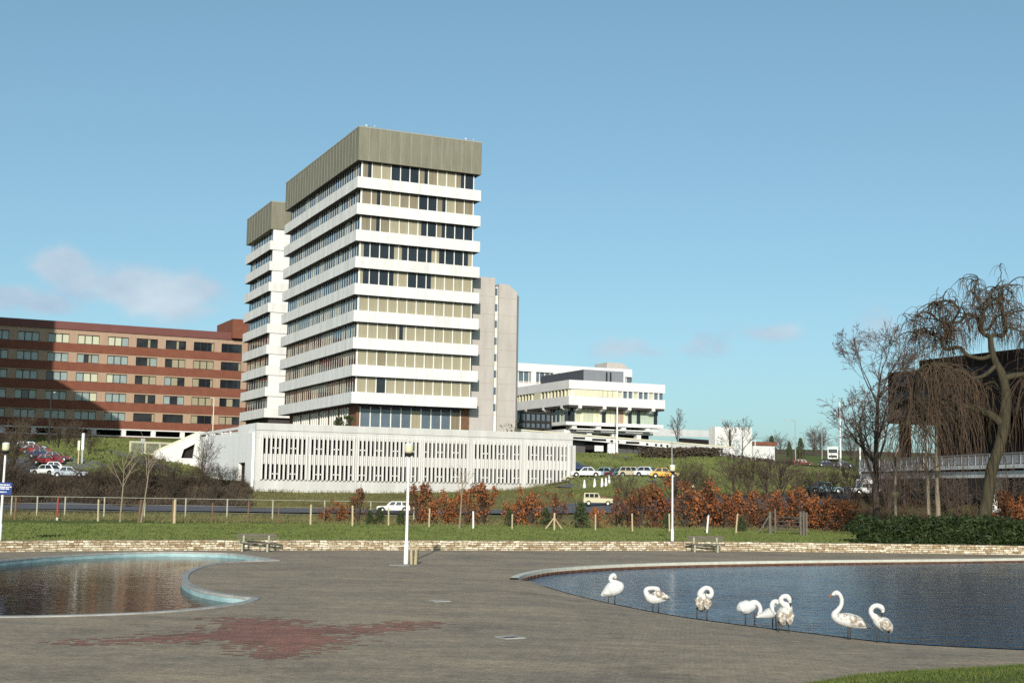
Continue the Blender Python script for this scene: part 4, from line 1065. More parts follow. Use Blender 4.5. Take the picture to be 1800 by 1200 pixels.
limbs.append((limb([(1670,578),(1678,560),(1686,545),(1676,533),(1664,528),(1650,532),(1640,530),(1630,540)], 1.8, .8, 2, 0), .9))
limbs.append((limb([(1752,641),(1730,660),(1708,664),(1690,652),(1672,650),(1655,640),(1640,648),(1628,640),(1612,652)], 3.2, 1.2, 0, -4), 1.9))
limbs.append((limb([(1764,690),(1748,672),(1732,676),(1716,668),(1700,676),(1684,668)], 3, 1.2, 0, 4), 2.0))
limbs.append((limb([(1768,575),(1785,578),(1800,585),(1815,580)], 1.6, .9, -1, 0), .9))
limbs.append((limb([(1722,548),(1735,540),(1744,528),(1742,515),(1750,505)], 1.6, .7, 0, 1), .8))
for q, sc in limbs:
    n = 11 if len(q) < 30 else 17
    for k in range(n):
        i = rr.randrange(len(q)//3, len(q)); p = q[i]; d = Vector((rr.gauss(0,1), rr.gauss(0,1.0), rr.uniform(.1,.9))).normalized(); pts = [p]; L_ = rr.uniform(1.0, 2.6)
        for s in range(8):
            d = (d+Vector((rr.gauss(0,.33), rr.gauss(0,.33), rr.gauss(-.12,.2)))).normalized(); pts.append(pts[-1]+d*L_/8)
        wl.tube(pts, [.042-.003*s for s in range(9)], 4, cap=False)
        for t in range(9):
            p = pts[rr.randrange(2, 9)]; d = Vector((rr.gauss(0,.7), rr.gauss(0,.7), rr.uniform(-.3,.6))).normalized(); tp = [p]; TL = rr.uniform(.8, 2.0)*sc
            for s in range(7):
                d = (d+Vector((rr.gauss(0,.16), rr.gauss(0,.16), -.55))).normalized(); tp.append(tp[-1]+d*TL/7)
            wtw.tube(tp, [.018-.0012*s for s in range(8)], 3, cap=False)
    for k in range(int(len(q)*3.6) if sc > 1.2 else int(len(q)*1.3)):
        p = q[rr.randrange(len(q)//4, len(q))]; d = Vector((rr.gauss(0,.75), rr.gauss(0,.75), rr.uniform(-.2,.8))).normalized(); tp = [p]; TL = rr.uniform(1.2, 3.8)*sc
        for s in range(9):
            d = (d+Vector((rr.gauss(0,.14), rr.gauss(0,.14), -.62 if s < 3 else -1.1))).normalized(); tp.append(tp[-1]+d*TL/9)
        if tp[-1].z+wbase.z < 1.9: continue
        (wtw if k % 5 else wl).tube(tp, [.021-.0014*s for s in range(10)], 3, cap=False)
w = empty('weeping_tree', wbase, 0, 'tall leafless weeping tree with curved thick trunk and contorted limbs at right', 'tree')
wt.build('trunk', M['bark'], w, True); wl.build('limbs', M['bark'], w, True); wtw.build('crown', M['twig'], w)

# upright bare tree left of it
p = gx(1540, 108); bt_h = hgt(1540, 590, 108)
bare_tree('bare_tree', p, bt_h*.82, .32, 44, SP_TREE, 'dark upright leafless tree left of the weeping tree, in front of the bridge abutment')
# three thin pale trunks beneath the weeping crown
SP_THIN = [dict(seg=8, wig=.04, up=.1), dict(n=12, f0=.55, ang=(.3,.7), rf=.5, lf=.30, seg=5, wig=.15, up=.05, rmin=.016), dict(n=5, ang=(.4,.9), rf=.5, lf=.5, seg=3, wig=.2, rmin=.012)]
for px, D, h, r, sd, lab in ((1633,96,8.5,.17,5,'thin pale-barked tree under the weeping crown, left of its taller twin'),(1648,96,9.5,.22,6,'taller thin pale-barked tree under the weeping crown'),(1573,98,7,.14,8,'slender pale-barked tree between dark bare tree and twin thin trunks')):
    bare_tree('slender_tree', gx(px, D), h, r, sd, SP_THIN, lab, 'slender trees below the weeping crown', (M['bark_pale'], M['twig']))
# saplings on the lawn
for px, py, D, ytop, sd, lab in ((213,912,98,800,21,'thin leafless sapling by the fence, left of the forked one'),(249,914,98,793,22,'forked leafless sapling on the lawn beside the dark post'),(808,928,96,828,23,'thin leafless sapling on the lawn in front of the rust bushes')):
    bare_tree('sapling', gx(px, D), hgt(px, ytop, D)*.92, .085, sd, SP_SAP, lab, 'young saplings along the lawn', (M['bark_pale'], M['bark_pale']))

# leafy shrubs: a crown of leaves over a few stems
def leafy(name, seed, h, w, n, leafsize, m, shape='cone', m2=None):
    rr = random.Random(seed); b = MB(); s = MB()
    lobes = [(rr.uniform(-.36,.36)*w, rr.uniform(-.36,.36)*w, rr.uniform(.12,.92)*h) for _ in range(17)]
    for (x, y, z) in lobes: s.tube([(0,0,-.1),(x*.4,y*.4,z*.5),(x,y,z),(x*1.15,y*1.15,z+.16*h)], [.035,.028,.018,.009], 4, cap=False)
    for q in range(n):
        if shape == 'cone':
            z = h*(1-(1-rr.random()**.75)); k = z/h; rad = w*.5*(1-k)**.7*(.55+.45*rr.random()) + .08
            if k < .06: rad *= .7
            t = rr.uniform(0, 6.28); p = (math.cos(t)*rad*rr.random()**.4, math.sin(t)*rad*rr.random()**.4, z)
        else:
            lx, ly, lz = rr.choice(lobes); rr_ = w*.19*(1.25-.75*lz/h)
            v = Vector((rr.gauss(0,1), rr.gauss(0,1), rr.gauss(0,1))).normalized()*rr_*rr.random()**.4
            p = (lx+v.x, ly+v.y, max(.05, lz*.95+v.z*1.2))
        b.leaf(p, leafsize*rr.uniform(.6,1.3), rr, 1 if m2 and rr.random() < .3 else 0)
    o = empty(name)
    s.build('stem', M['bark_dark'], o); b.build('foliage', [m, m2] if m2 else m, o)
    return o
beech = [leafy('beech_bush', 60+i, 2.6, 2.7, 1050, .17, M['beech'], 'lobe', M['beech_brown']) for i in range(4)]
brown = [leafy('beech_bush', 80+i, 2.8, 2.4, 750, .17, M['beech_brown'], 'lobe', M['beech']) for i in range(2)]
conif = [leafy('conifer', 90+i, 1.5, 1.3, 700, .15, M['conifer'], 'cone') for i in range(2)]
used = set()
def place(proto, px, D, h, base, label, group, wsc=None, rz=None):
    o = proto if proto.name not in used else copy_tree(proto)
    used.add(proto.name); used.add(o.name)
    o.location = gx(px, D, -.05); s = h/base; o.scale = (wsc or s, wsc or s, s); o.rotation_euler.z = rnd.uniform(0, 6.28) if rz is None else rz
    tag(o, label, 'bush' if 'beech' in proto.name else 'conifer', group); return o
GB = 'rust-leaved beech bushes along the fence'
BL = [(572,107,1.4,'small sparse rust bush at the left end of the beech row'),(595,106,1.9,'thin upright rust bush left of the pale stakes'),(632,108,2.7,'brown-rust bush behind the thick pale stake'),
      (737,106,3.2,'large rust beech bush right of the central lamp post'),(758,105,2.4,'low rust beech bush behind a stake beside the central lamp post'),(783,106,2.8,'rust beech bush just left of the tall pale sapling'),(822,105,3.0,'rust beech bush just right of the tall pale sapling'),(851,105,3.3,'rust beech bush below the sixth garage bay'),
      (905,106,2.5,'low rust beech bush above a stake below the garage'),(934,105,3.1,'conical rust beech bush below the right end of the garage'),(980,107,2.6,'faded rust bush left of the cream pickup'),
      (1049,100,1.6,'low rust bush in front of the cream pickup'),(1108,103,3.0,'brown-rust bush right of the cream pickup'),(1150,105,4.1,'tall bright rust beech bush left of the right-hand lamp post'),(1128,102,3.0,'dull rust bush between two taller ones'),
      (1205,105,3.6,'brown rust bush just right of the right-hand lamp post'),(1235,106,4.3,'tallest rust beech bush, above the right-hand bench'),(1275,105,3.0,'rust bush behind the small conifer above the bench'),(1305,106,3.2,'rust bush left of the wooden gate'),
      (1345,105,2.6,'brown bush seen behind the gate braces'),(1388,106,3.6,'bright rust bush directly behind the wooden gate'),(1415,104,3.4,'rust bush rising behind the right gate post'),(1450,102,2.6,'wide rust bush right of the wooden gate'),(1490,100,2.4,'rust bush at the left end of the dark hedge'),(1255,107,2.6,'low brown bush filling the gap right of the tallest rust bush'),(1325,107,2.8,'low brown bush just left of the gate braces'),(1365,108,3.0,'tall dull brown bush behind the gate rails'),(1432,104,2.6,'brown bush between the right gate post and the wide rust bush'),(1472,101,2.5,'dull brown bush close to the left end of the dark hedge'),(1085,106,2.4,'dull brown bush at the back end of the cream pickup'),(1770,100,3.4,'rust bush right of the weeping tree trunk'),(1795,98,3.0,'rust bush at the right edge of the photo above the hedge')]
for i, (px, D, h, lab) in enumerate(BL):
    pr = brown[i % 2] if 'brown' in lab or 'dull' in lab or 'faded' in lab else beech[i % 4]
    place(pr, px, D, h*1.1, 2.7, lab, GB, wsc=h/2.7*(.92 if h > 2.6 else 1.0))
GC = 'small dark evergreens along the fence'
for i, (px, D, h, lab) in enumerate([(651,100,1.15,'small green conifer left of a stake near the central lamp post'),(668,101,1.35,'small yellow-green conifer between stake and rust bush'),(705,101,1.15,'small dark conifer touching the central lamp post'),(896,101,1.35,'small dark conifer between rust bushes below the garage'),(960,101,1.55,'broad dark conifer left of the braced stake'),(1021,100,2.0,'upright dark conifer left of the cream pickup'),(1304,98,1.2,'small dark conifer on the lawn left of the gate'),(1173,101,1.3,'dark conifer beside the right-hand lamp post')]):
    place(conif[i % 2], px, D, h, 1.5, lab, GC)
# bare dark shrubs
shr = [bare_tree('bare_shrub', (0,0,0), 2.6, .06, 200+i, SP_SHRUB, 'x', None, (M['twig_scrub'], M['twig_scrub'])) for i in range(3)]
shr2 = [bare_tree('bare_shrub', (0,0,0), 2.6, .06, 210+i, SP_SHRUB, 'x', None, (M['twig_dark'], M['twig_dark'])) for i in range(2)]
def shrub(pr, px, D, h, lab, grp, ws=1.0):
    o = pr if pr.name not in used else copy_tree(pr)
    used.add(pr.name); used.add(o.name); o.location = gx(px, D, -.1); s = h/3.2; o.scale = (s*ws, s*ws, s); o.rotation_euler.z = rnd.uniform(0, 6.28)
    tag(o, lab, 'shrub', grp)
gl = 'bare dark shrubs on the bank under the left car park'; ll = 'leafless dark brown shrub in the thicket on the left bank'
for px, D, h in [(-10,158,4.6),(12,158,4.2),(36,159,3.6),(20,166,5.2),(5,167,5.5),(58,158,2.6),(85,159,2.2),(110,160,2.0),(135,161,2.2),(160,160,2.6),(185,161,2.8),(210,160,3.4),(235,162,3.6),(258,160,3.6),(280,162,3.8),(300,161,3.4),(322,162,2.6),(345,163,2.6),(365,163,2.6),(388,164,2.6),(408,166,2.0),(425,164,1.6),(150,156,2.4),(240,157,2.8),(300,157,2.8),(380,158,2.4),(60,155,2.2)]:
    shrub(shr[int(px) % 3], px, D, h, ll, gl, 1.15)
shrub(shr2[0], 352, 166, 5.2, 'tallest leafless shrub in front of the white ramp wall', gl, .6)
for px, D, h in ((98,200,4.0),(112,190,3.4),(126,196,3.6),(152,186,3.0),(30,196,4.5)):
    shrub(shr[int(px) % 3], px, D, h, 'leafless dark shrub on the green bank behind the left car park', 'bare shrubs on the bank behind the left car park')
gr = 'bare shrubs on the slope right of the car park'
for px, D, h, lab in [(1105,140,3.6,'dark bare shrub on the slope under the yellow car'),(1190,138,4.4,'dark bare shrub just right of the lamp lantern'),(1215,140,4.2,'dark bare shrub on the grass slope, second right of the lamp'),(1238,142,3.8,'third dark bare shrub right of the lamp, above rust leaves'),
                      (1290,145,4.2,'rounded dark bare shrub on the green slope above the bench'),(1315,146,4.4,'dark bare shrub beside the rounded one on the green slope'),(1350,146,4.2,'bushy purple-brown shrub left of the gate on the slope'),(1375,146,4.6,'purple-brown bare shrub above the gate'),(1398,145,3.0,'purple-brown bare shrub right of the gate'),(1428,144,3.0,'dark bare shrub near the far road bend'),
                      (1462,142,3.2,'spreading bare shrub below the white flagpole'),(1495,138,4.2,'bare shrub in front of the bridge abutment'),(1590,130,4.4,'bare shrub under the bridge, left of the thin trunks'),(1690,118,3.0,'bare shrub under the bridge, right of the thin trunks'),(1770,112,3.4,'bare shrub under the bridge beside the white pillar'),(1530,134,4.0,'bare shrub at the foot of the dark bare tree'),(1560,128,3.6,'low bare shrub under the left end of the bridge'),(1625,128,3.6,'low bare shrub behind the taller thin trunk'),(1660,124,3.0,'sparse bare shrub on the brown slope under the bridge')]:
    shrub(shr2[int(px) % 2] if px > 1330 else shr[int(px) % 3], px, D, h, lab, gr)
# low scrub and rough grass tufts covering the banks
sc = MB(); rr = random.Random(5); cand = []
for q in range(5200):
    px = rr.uniform(-40, 440); cand.append((px, rr.uniform(155.5, 167), .7, 0))
for q in range(5000):
    px = rr.uniform(1230, 1830); cand.append((px, rr.uniform(104, 150), .55, 1))
for q in range(3200):
    px = rr.uniform(430, 1120); cand.append((px, rr.uniform(155.5, 166+max(0,(px-430)*.03)), .4, 2))
for q in range(5200):
    px = rr.uniform(-40, 1850); cand.append((px, rr.uniform(99, 124), .30, 2))
P3 = [PXY(px, 880, D) for px, D, h, k in cand]; ZZ = Hs(P3)
for (px, D, h, k), (x, y), z in zip(cand, P3, ZZ):
    for j in range(4):
        a_ = rr.uniform(0, 6.28); hh = h*rr.uniform(.4, 1.3); lean = Vector((math.cos(a_), math.sin(a_), 0))*hh*.55; ww = .02+.03*rr.random()
        t = Vector((-math.sin(a_), math.cos(a_), 0))*ww; p = Vector((x+rr.gauss(0,.3), y+rr.gauss(0,.3), z-.03))
        sc.add([p-t, p+t, p+lean*.5+Vector((0,0,hh*.7)), p+lean+Vector((0,0,hh))], [(0,1,2),(0,2,3)], k)
M['tuft'] = mat('dry_grass_tuft', (.10,.085,.035), .9, col2=(.20,.185,.075), scale=.3)
tag(sc.build('scrub', [M['twig_scrub'], M['twig'], M['tuft']]), 'rough dry grass and low brown scrub covering the banks behind the lawn', 'undergrowth', kind='stuff')
# dark evergreen hedge at right
hb = MB(); hs = MB(); rr = random.Random(9); pL, pR = at(1508, 930, 80), at(1900, 930, 80)
for q in range(16000):
    t = rr.random(); x = pL.x+(pR.x-pL.x)*t; y0 = wallY(x)+.9
    nz_ = mnoise.noise(Vector((x*.45, 3, 0)))*.5+mnoise.noise(Vector((x*1.6, 9, 0)))*.32-.12
    hh = (1.5+nz_)*min(1, .45+t*9); dep = 4.2
    u_, v_ = rr.random(), rr.random()
    if rr.random() < .6: y = y0+.35*abs(rr.gauss(0,1))+.25*mnoise.noise(Vector((x*1.2, v_*3, 0))); z = hh*v_
    else: y = y0+dep*u_; z = hh+rr.gauss(0,.12)+mnoise.noise(Vector((x*1.3,y*1.3,0)))*.3
    hb.leaf((x, y, .42+max(.05, z)), rr.uniform(.12,.26), rr)
for q in range(26):
    x = pL.x+.6+(pR.x-pL.x-1)*q/25; y = wallY(x)+2.2; hs.tube([(x,y,.3),(x+.1,y-.3,1.2),(x-.1,y-.2,1.9)], [.05,.04,.02], 5)
hx = empty('evergreen_hedge', (0,0,0), 0, 'dark green leafy hedge behind the stone wall at right', 'hedge')
hb.build('foliage', M['laurel'], hx); hs.build('stem', M['bark_dark'], hx)
# clipped dark planting under the parapet, low hedge along the hill road
def hedge_run(name, pts, h, w, n, leaf, m, lab):
    rr = random.Random(len(lab)); b = MB(); o = empty(name, (0,0,0), 0, lab, 'hedge')
    L_ = [(pts[i+1]-pts[i]).length for i in range(len(pts)-1)]; tot = sum(L_)
    for q in range(n):
        t = rr.random()*tot; i = 0
        while i < len(L_)-1 and t > L_[i]: t -= L_[i]; i += 1
        p = pts[i].lerp(pts[i+1], min(1, t/L_[i])); hh = h*(1+.35*mnoise.noise(Vector((p.x*.35, p.y*.35, 1))))
        b.leaf((p.x+rr.gauss(0,w*.3), p.y+rr.uniform(-w/2,w/2), p.z+hh*rr.random()**.7), leaf*rr.uniform(.6,1.3), rr)
    b.build('foliage', m, o); return o
hedge_run('clipped_hedge', [gnd(px, 800, D) for px, D in ((1128,218),(1170,222),(1215,228),(1262,236))], 1.7, 2.4, 3600, .42, M['twig_scrub'], 'dark brown low planting under the white parapet left of the boxy building')
hedge_run('road_hedge', [gnd(px, 815, D) for px, D in ((1240,262),(1300,268),(1360,272),(1425,276))], .9, 1.2, 1500, .35, M['twig_scrub'], 'thin dark hedge line along the hill road left of the red car')
# trees on the skyline
SPF = SP_FAR
for px, D, yt, sd, lab in ((1192,275,722,301,'small bare tree in front of the far white wall band'),(1283,280,742,302,'bare tree in front of the boxy white building, left one'),(1304,280,738,303,'bare tree in front of the boxy white building, right one')):
    bare_tree('bare_tree', gx(px, D), hgt(px, yt, D)*.85, .16, sd, SPF, lab, 'small bare trees by the far white buildings')
for px, D, yt, lab in ((1357,330,760,'dark conifer on the skyline left of the street lights'),(1388,345,772,'low conifer on the skyline between shed and street light'),(1408,330,764,'dark conifer on the skyline right of the tall street light')):
    o = copy_tree(conif[0]); o.location = gx(px, D, -.5); h = hgt(px, yt, D)+.5; o.scale = (h*.40, h*.40, h/1.75); tag(o, lab, 'conifer', 'dark conifers on the skyline'); o.name = 'skyline_conifer'
for px, D, yt, lab in ((1375,420,770,'hazy bare shrub on the skyline left of the red car'),(1432,400,765,'bare skyline shrub above the red car'),(1446,380,762,'bare skyline shrub left of the lorry'),(1500,330,770,'bare skyline shrub right of the white flagpole'),(1350,400,775,'faint skyline shrub right of the shed'),(1520,300,782,'low skyline shrub beside the lorry')):
    shrub(shr2[px % 2], px, D, hgt(px, yt, D)*1.1, lab, 'bare shrubs on the skyline')
# planting along podium edge
def planter(px, py, D, h, w, lab, m):
    o = leafy('planter_bush', px, h, w, 320, .28, m, 'lobe'); p = at(px, py, D); o.location = p; tag(o, lab, 'bush')
planter(886, 758, 200, 2.0, 5.0, 'round olive bush on the car-park roof below the stair tower', M['olive_leaf'])
planter(613, 748, 176, 1.5, 1.6, 'small dark bush on the deck by the tower corner', M['conifer'])
planter(596, 748, 178, 1.2, 1.4, 'smaller dark bush on the deck left of the tower corner', M['conifer'])

# ------------------------------------------------------------------ fence, stakes, gate
fD = 112
fp = [21,66,115,184,255,327,400,480,571,652,728]
fr = empty('wire_fence', gx(115, fD), 0, 'wire fence on pale concrete posts along the road at left', 'fence')
org = fr.location.copy(); tops = []
for px in fp+[-60]:
    g_ = gx(px, fD)-org; tops.append((px, g_)); b = MB(); b.box(g_.x-.055, g_.x+.055, g_.y-.055, g_.y+.055, g_.z-.2, g_.z+1.72); b.build('post', M['post_conc'], fr)
tops.sort(); b = MB()
for hgt_, r_ in ((1.68,.024),(1.1,.009),(.55,.009)):
    b.tube([t+Vector((0,-.06,hgt_)) for _, t in tops], r_, 4, cap=False)
b.build('wire', M['wire'], fr)
GS = 'wooden stakes along the back of the lawn'
for px, yb, yt, D, w, m, lab in [(28,912,873,100,.16,'wood_dark','dark brown stake at the far left beside the blue sign'),(102,910,874,100,.15,'wood_red','red painted stake with pale foot at left'),(174,911,877,99,.13,'wood_stake','pale stake left of the two saplings'),(245,913,878,97,.16,'wood_dark','dark leaning stake touching the forked sapling'),
      (308,913,877,97,.20,'wood_stake','thick pale stake with dark side right of the forked sapling'),(374,916,883,98,.10,'wood_dark','thin brown stake on the lawn left of the left bench'),(437,917,880,98,.11,'wood_dark','thin brown stake above the left bench'),(490,915,884,98,.10,'wood_dark','thin brown stake just right of the left bench'),(547,916,886,98,.15,'wood_stake','pale stake alone in the middle of the left lawn'),
      (621,920,888,97,.15,'wood_stake','pale stake beside brown bush left of the central lamp'),(684,922,891,98,.12,'wood_stake','short stake just left of the central lamp post'),(755,922,893,97,.12,'wood_stake','pale stake right of the central lamp post'),(833,927,898,95,.13,'lamp_white','whitish stake in front of rust bushes right of the sapling'),(901,925,903,95,.11,'wood_stake','short stake before the dark conifer below the garage'),
      (1047,927,903,95,.11,'wood_stake','stake in front of the cream pickup'),(1112,928,902,95,.12,'wood_stake','pale stake right of the cream pickup'),(1177,928,902,95,.12,'wood_stake','stake touching the right-hand lamp post'),(1242,930,905,94,.13,'lamp_white','leaning whitish stake above the right-hand bench'),(1293,930,902,94,.12,'wood_stake','stake between leaning white stake and the gate'),(1512,948,905,84,.18,'wood_stake','stake at the left end of the dark hedge')]:
    g_ = gx(px, D); h = hgt(px, yt, D); b = MB(); tx = rnd.uniform(-.04,.04) if 'leaning' not in lab else .14
    b.tube([(0,0,-.3),(tx*.5,0,h*.5),(tx,0,h-.03),(tx,0,h)], [w*.52,w*.5,w*.46,w*.3], 7)
    if 'red' in lab: b.tube([(0,0,-.05),(0,0,.2)], w*.56, 7, 1)
    if 'dark side' in lab: b.tube([(-w*.75,.05,-.1),(-w*.75,.05,h*.96)], w*.35, 6, 1)
    o = b.build('stake', [M[m], M['wood_dark'] if 'dark side' in lab else M['lamp_white']]); o.location = g_; tag(o, lab, 'stake', GS)
# braced stake
g_ = gx(975, 95); b = MB(); h = hgt(975, 901, 95)
b.tube([(0,0,-.2),(0,0,h)], .07, 7); b.tube([(-.62,0,.1),(0,0,h*.75)], .045, 6); b.tube([(.55,.2,.1),(0,0,h*.72)], .045, 6)
o = b.build('stake', M['wood_stake']); o.location = g_; tag(o, 'stake propped by two slanting braces below the garage end', 'stake', GS)
# field gate
gl_, gr_ = gx(1353, 95), gx(1410, 93)
gt = empty('field_gate', gl_, 0, 'weathered wooden field gate with slanting braces in the lawn fence', 'gate'); dv_ = gr_-gl_
b = MB(); h = hgt(1353, 899, 95); b.box(-.09,.09,-.09,.09,-.3,h); b.box(.32,.44,-.06,.06,-.3,h+.2); b.build('post', M['wood_grey'], gt)
b = MB(); b.tube([(-.85,-.1,.05),(-.05,0,h*.8)], .05, 6); b.build('brace', M['wood_grey'], gt)
b = MB(); h2 = hgt(1410, 897, 93)
for k in (-.14, .08, .28): b.box(dv_.x+k-.07, dv_.x+k+.07, dv_.y-.07, dv_.y+.07, dv_.z-.3, dv_.z+h2-abs(k)*.4)
b.build('post', M['wood_grey'], gt)
b = MB()
for k in range(4): z = .3+k*.3; b.tube([(.44,0,z),(dv_.x-.2, dv_.y, dv_.z+z)], .04, 5)
b.tube([(.44,-.05,.3),(dv_.x-.2, dv_.y-.05, dv_.z+1.2)], .035, 5); b.build('rail', M['wood_grey'], gt)

# ------------------------------------------------------------------ benches, bin, lamps, posts
def bench(px, lab):
    y = wallY(at(px, 960, 70).x)-1.25; p = at(px, 960, y); t = empty('park_bench', (p.x, y, 0), 0, lab, 'bench', 'park benches before the stone wall')
    Lb = 1.05
    for k in range(2): b = MB(); z = .66+k*.14; b.box(-Lb, Lb, .10+k*.04, .14+k*.04, z, z+.11); b.build('backrest_slat', M['wood_grey'], t)
    for k in range(3): b = MB(); b.box(-Lb, Lb, -.40+k*.15, -.28+k*.15, .42, .46); b.build('seat_slat', M['wood_grey'], t)
    for s in (-.66, .66):
        b = MB(); b.box(s-.05, s+.05, -.36, -.26, -.02, .415); b.box(s-.05, s+.05, .02, .10, -.02, .80); b.box(s-.05, s+.05, -.26, .02, .36, .415); b.box(s-.05,s+.05,.10,.12,.62,.82); b.build('leg', M['post_conc'], t)
bench(450, 'grey wooden bench against the stone wall at left, behind the pool end')
bench(1240, 'grey wooden bench against the stone wall at right, behind the pond')
p = onz(727, 991, 0); t = empty('litter_bin', p, 0, 'slatted wooden litter bin beside the central lamp post', 'litter bin')
sc_ = 2300/p.y; rb_, hb_ = 7.0/sc_, 26/sc_
for k in range(16):
    a_ = 2*math.pi*k/16; b = MB(); c, s = math.cos(a_), math.sin(a_); tg = Vector((-s, c, 0))*.026
    for (q0, q1) in [(Vector((c,s,0))*rb_*.92, Vector((c,s,0))*rb_*1.12)]:
        hh = hb_*(1+.04*((k*7) % 3-1)); n_ = Vector((c,s,0))*.02
        b.add([q0-tg-n_, q0+tg-n_, q0+tg+n_, q0-tg+n_, q1-tg-n_+Vector((0,0,hh)), q1+tg-n_+Vector((0,0,hh)), q1+tg+n_+Vector((0,0,hh)), q1-tg+n_+Vector((0,0,hh))], [(0,3,2,1),(4,5,6,7),(0,1,5,4),(1,2,6,5),(2,3,7,6),(3,0,4,7)])
    b.build('slat', M['wood_stake'] if k % 3 else M['wood_grey'], t)
b = MB(); b.lathe((0,0,0), [(rb_*.85,.03),(rb_*1.0,hb_*.9)], 14); b.build('liner', M['void'], t)
def lamp(px, py, base, ytop, lab, tall=False, lean=0):
    t = empty('lamp_post', base, 0, lab, 'lamp post', 'white park lamp posts'); t.rotation_euler.y = lean
    h = at(px, ytop, base.y).z-base.z; s = h/5.2; b = MB(); rl = .19*s
    b.lathe((0,0,-.1), [(.10*s,0),(.10*s,.95*s),(.066*s,1.05*s),(.052*s,h-.58*s)], 12); b.build('pole', M['lamp_white'], t)
    b = MB(); b.lathe((0,0,h-.6*s), [(.06*s,0),(.15*s,.05*s),(.19*s,.12*s),(.17*s,.16*s)], 14); b.build('collar', M['black'], t)
    b = MB(); b.lathe((0,0,h-.44*s), [(rl*.86,0),(rl,.08*s),(rl,.30*s),(rl*.9,.34*s)], 16); b.build('lantern', M['lamp_cream'], t, True)
    b = MB(); b.lathe((0,0,h-.10*s), [(rl*1.02,0),(rl*1.02,.035*s),(rl*.7,.08*s),(.04*s,.10*s)], 16); b.build('cap', M['lamp_white'], t)
    return t, h, s
pc = onz(713.5, 990.5, 0); lamp(716, 778, pc, 778, 'tall white lamp post with cream lantern beside the litter bin', lean=.004)
pr_ = gx(1182, wallY(at(1182,950,75).x)+.9); lamp(1181, 816, pr_, 816, 'white lamp post on the lawn behind the pond, in front of the yellow car')
pl = gx(3, wallY(at(3,950,62).x)+.8); tl, hl, sl = lamp(7, 777, pl, 777, 'white lamp post carrying a blue sign at the left edge', lean=.012)
sgz = at(5, 858, pl.y).z-pl.z; k_ = pl.y/2300
b = MB(); b.box(-24*k_, 17*k_, -.12, -.09, sgz-10.5*k_, sgz+10.5*k_); sgn = b.build('sign', M['sign_blue'], tl)
b = MB()
for dz, x0, x1 in ((6.5,-18,13),(2.8,-20,16),(-.4,-19,12),(-6,-20,8)):
    x = x0*k_
    rr = random.Random(int(dz*10))
    while x < x1*k_:
        w_ = rr.choice([.03,.04,.05,.06]); b.box(x, min(x+w_, x1*k_), -.124, -.1205, sgz+dz*k_-.028, sgz+dz*k_+.028); x += w_+rr.choice([.012,.012,.03])
b.build('lettering', M['sign_white'], sgn)
def pole(name, px, D, ytop, r, m, lab, cat, arm=0, grp=None, head=True, flag=False):
    b0 = gx(px, D, -.2); h = at(px, ytop, D).z-b0.z; t = empty(name, b0, 0, lab, cat, grp); b = MB()
    b.tube([(0,0,0),(0,0,h*.25),(0,0,h)], [r*1.25, r, r*.7], 8)
    b.build('pole', m, t)
    if arm:
        b = MB(); b.tube([(0,0,h-.05),(arm*.5,0,h+.12),(arm,0,h+.1)], r*.6, 6); b.build('arm', m, t)
        b = MB(); sgn_ = 1 if arm > 0 else -1; b.box(min(arm*.75, arm*1.5), max(arm*.75, arm*1.5), -.18, .18, h, h+.16); b.build('lamp_head', M['grey_metal'], t)
    if flag:
        b = MB(); rr = random.Random(2); P_ = []
        for i in range(6):
            for j in range(7): P_.append((-.12-.16*i*(.5+.09*j)*.5, .10*math.sin(i*2.1+j*.4), h-1.0-.34*j-.16*i))
        b.add(P_, [(i*7+j, i*7+j+1, (i+1)*7+j+1, (i+1)*7+j) for i in range(5) for j in range(6)]); b.build('flag', M['cloth_dark'], t)
    return t
pole('flagpole', 1084, 226, 690, .16, M['lamp_white'], 'tall white flagpole before the low white office', 'flagpole')
pole('lamp_column', 1181, 190, 774, .09, M['grey_metal'], 'slim grey lamp column rising behind the right-hand park lamp', 'lamp column')
pole('flagpole', 1478.5, 250, 702, .17, M['lamp_white'], 'white flagpole with limp dark flag beside the lorry', 'flagpole', flag=True)
gs = 'tall street lights along the hill road'
pole('street_light', 1399, 300, 739, .13, M['grey_metal'], 'street light with arm to the left above the red car', 'street light', -1.6, gs)
pole('street_light', 1276, 310, 737, .11, M['grey_metal'], 'street light behind the boxy white building', 'street light', -1.0, gs)
pole('street_light', 1446, 330, 741, .11, M['grey_metal'], 'street light left of the white flagpole', 'street light', -1.2, gs)
pole('marker_post', 1513, 200, 786, .14, M['lamp_white'], 'short white post at the bend near the bridge', 'post')
pole('marker_post', 1328, 240, 772, .10, M['lamp_white'], 'slim white post on the green slope below the shed', 'post')
pole('lamp_column', 1398, 262, 803, .10, M['wood_red'], 'short reddish post beside the red car', 'post')
pole('lamp_column', 80, 215, 690, .16, M['black'], 'dark lamp column in the shade before the brick office', 'lamp column', .5)  # black colour on this column stands in for the shade over it
pole('lamp_column', 369, 215, 700, .10, M['cream'], 'slim cream lamp column behind the ramp', 'lamp column', -.4)
pole('lamp_column', 1083.5, 215, 795, .22, M['wood_dark'], 'dark short post at the foot of the flagpole', 'post')
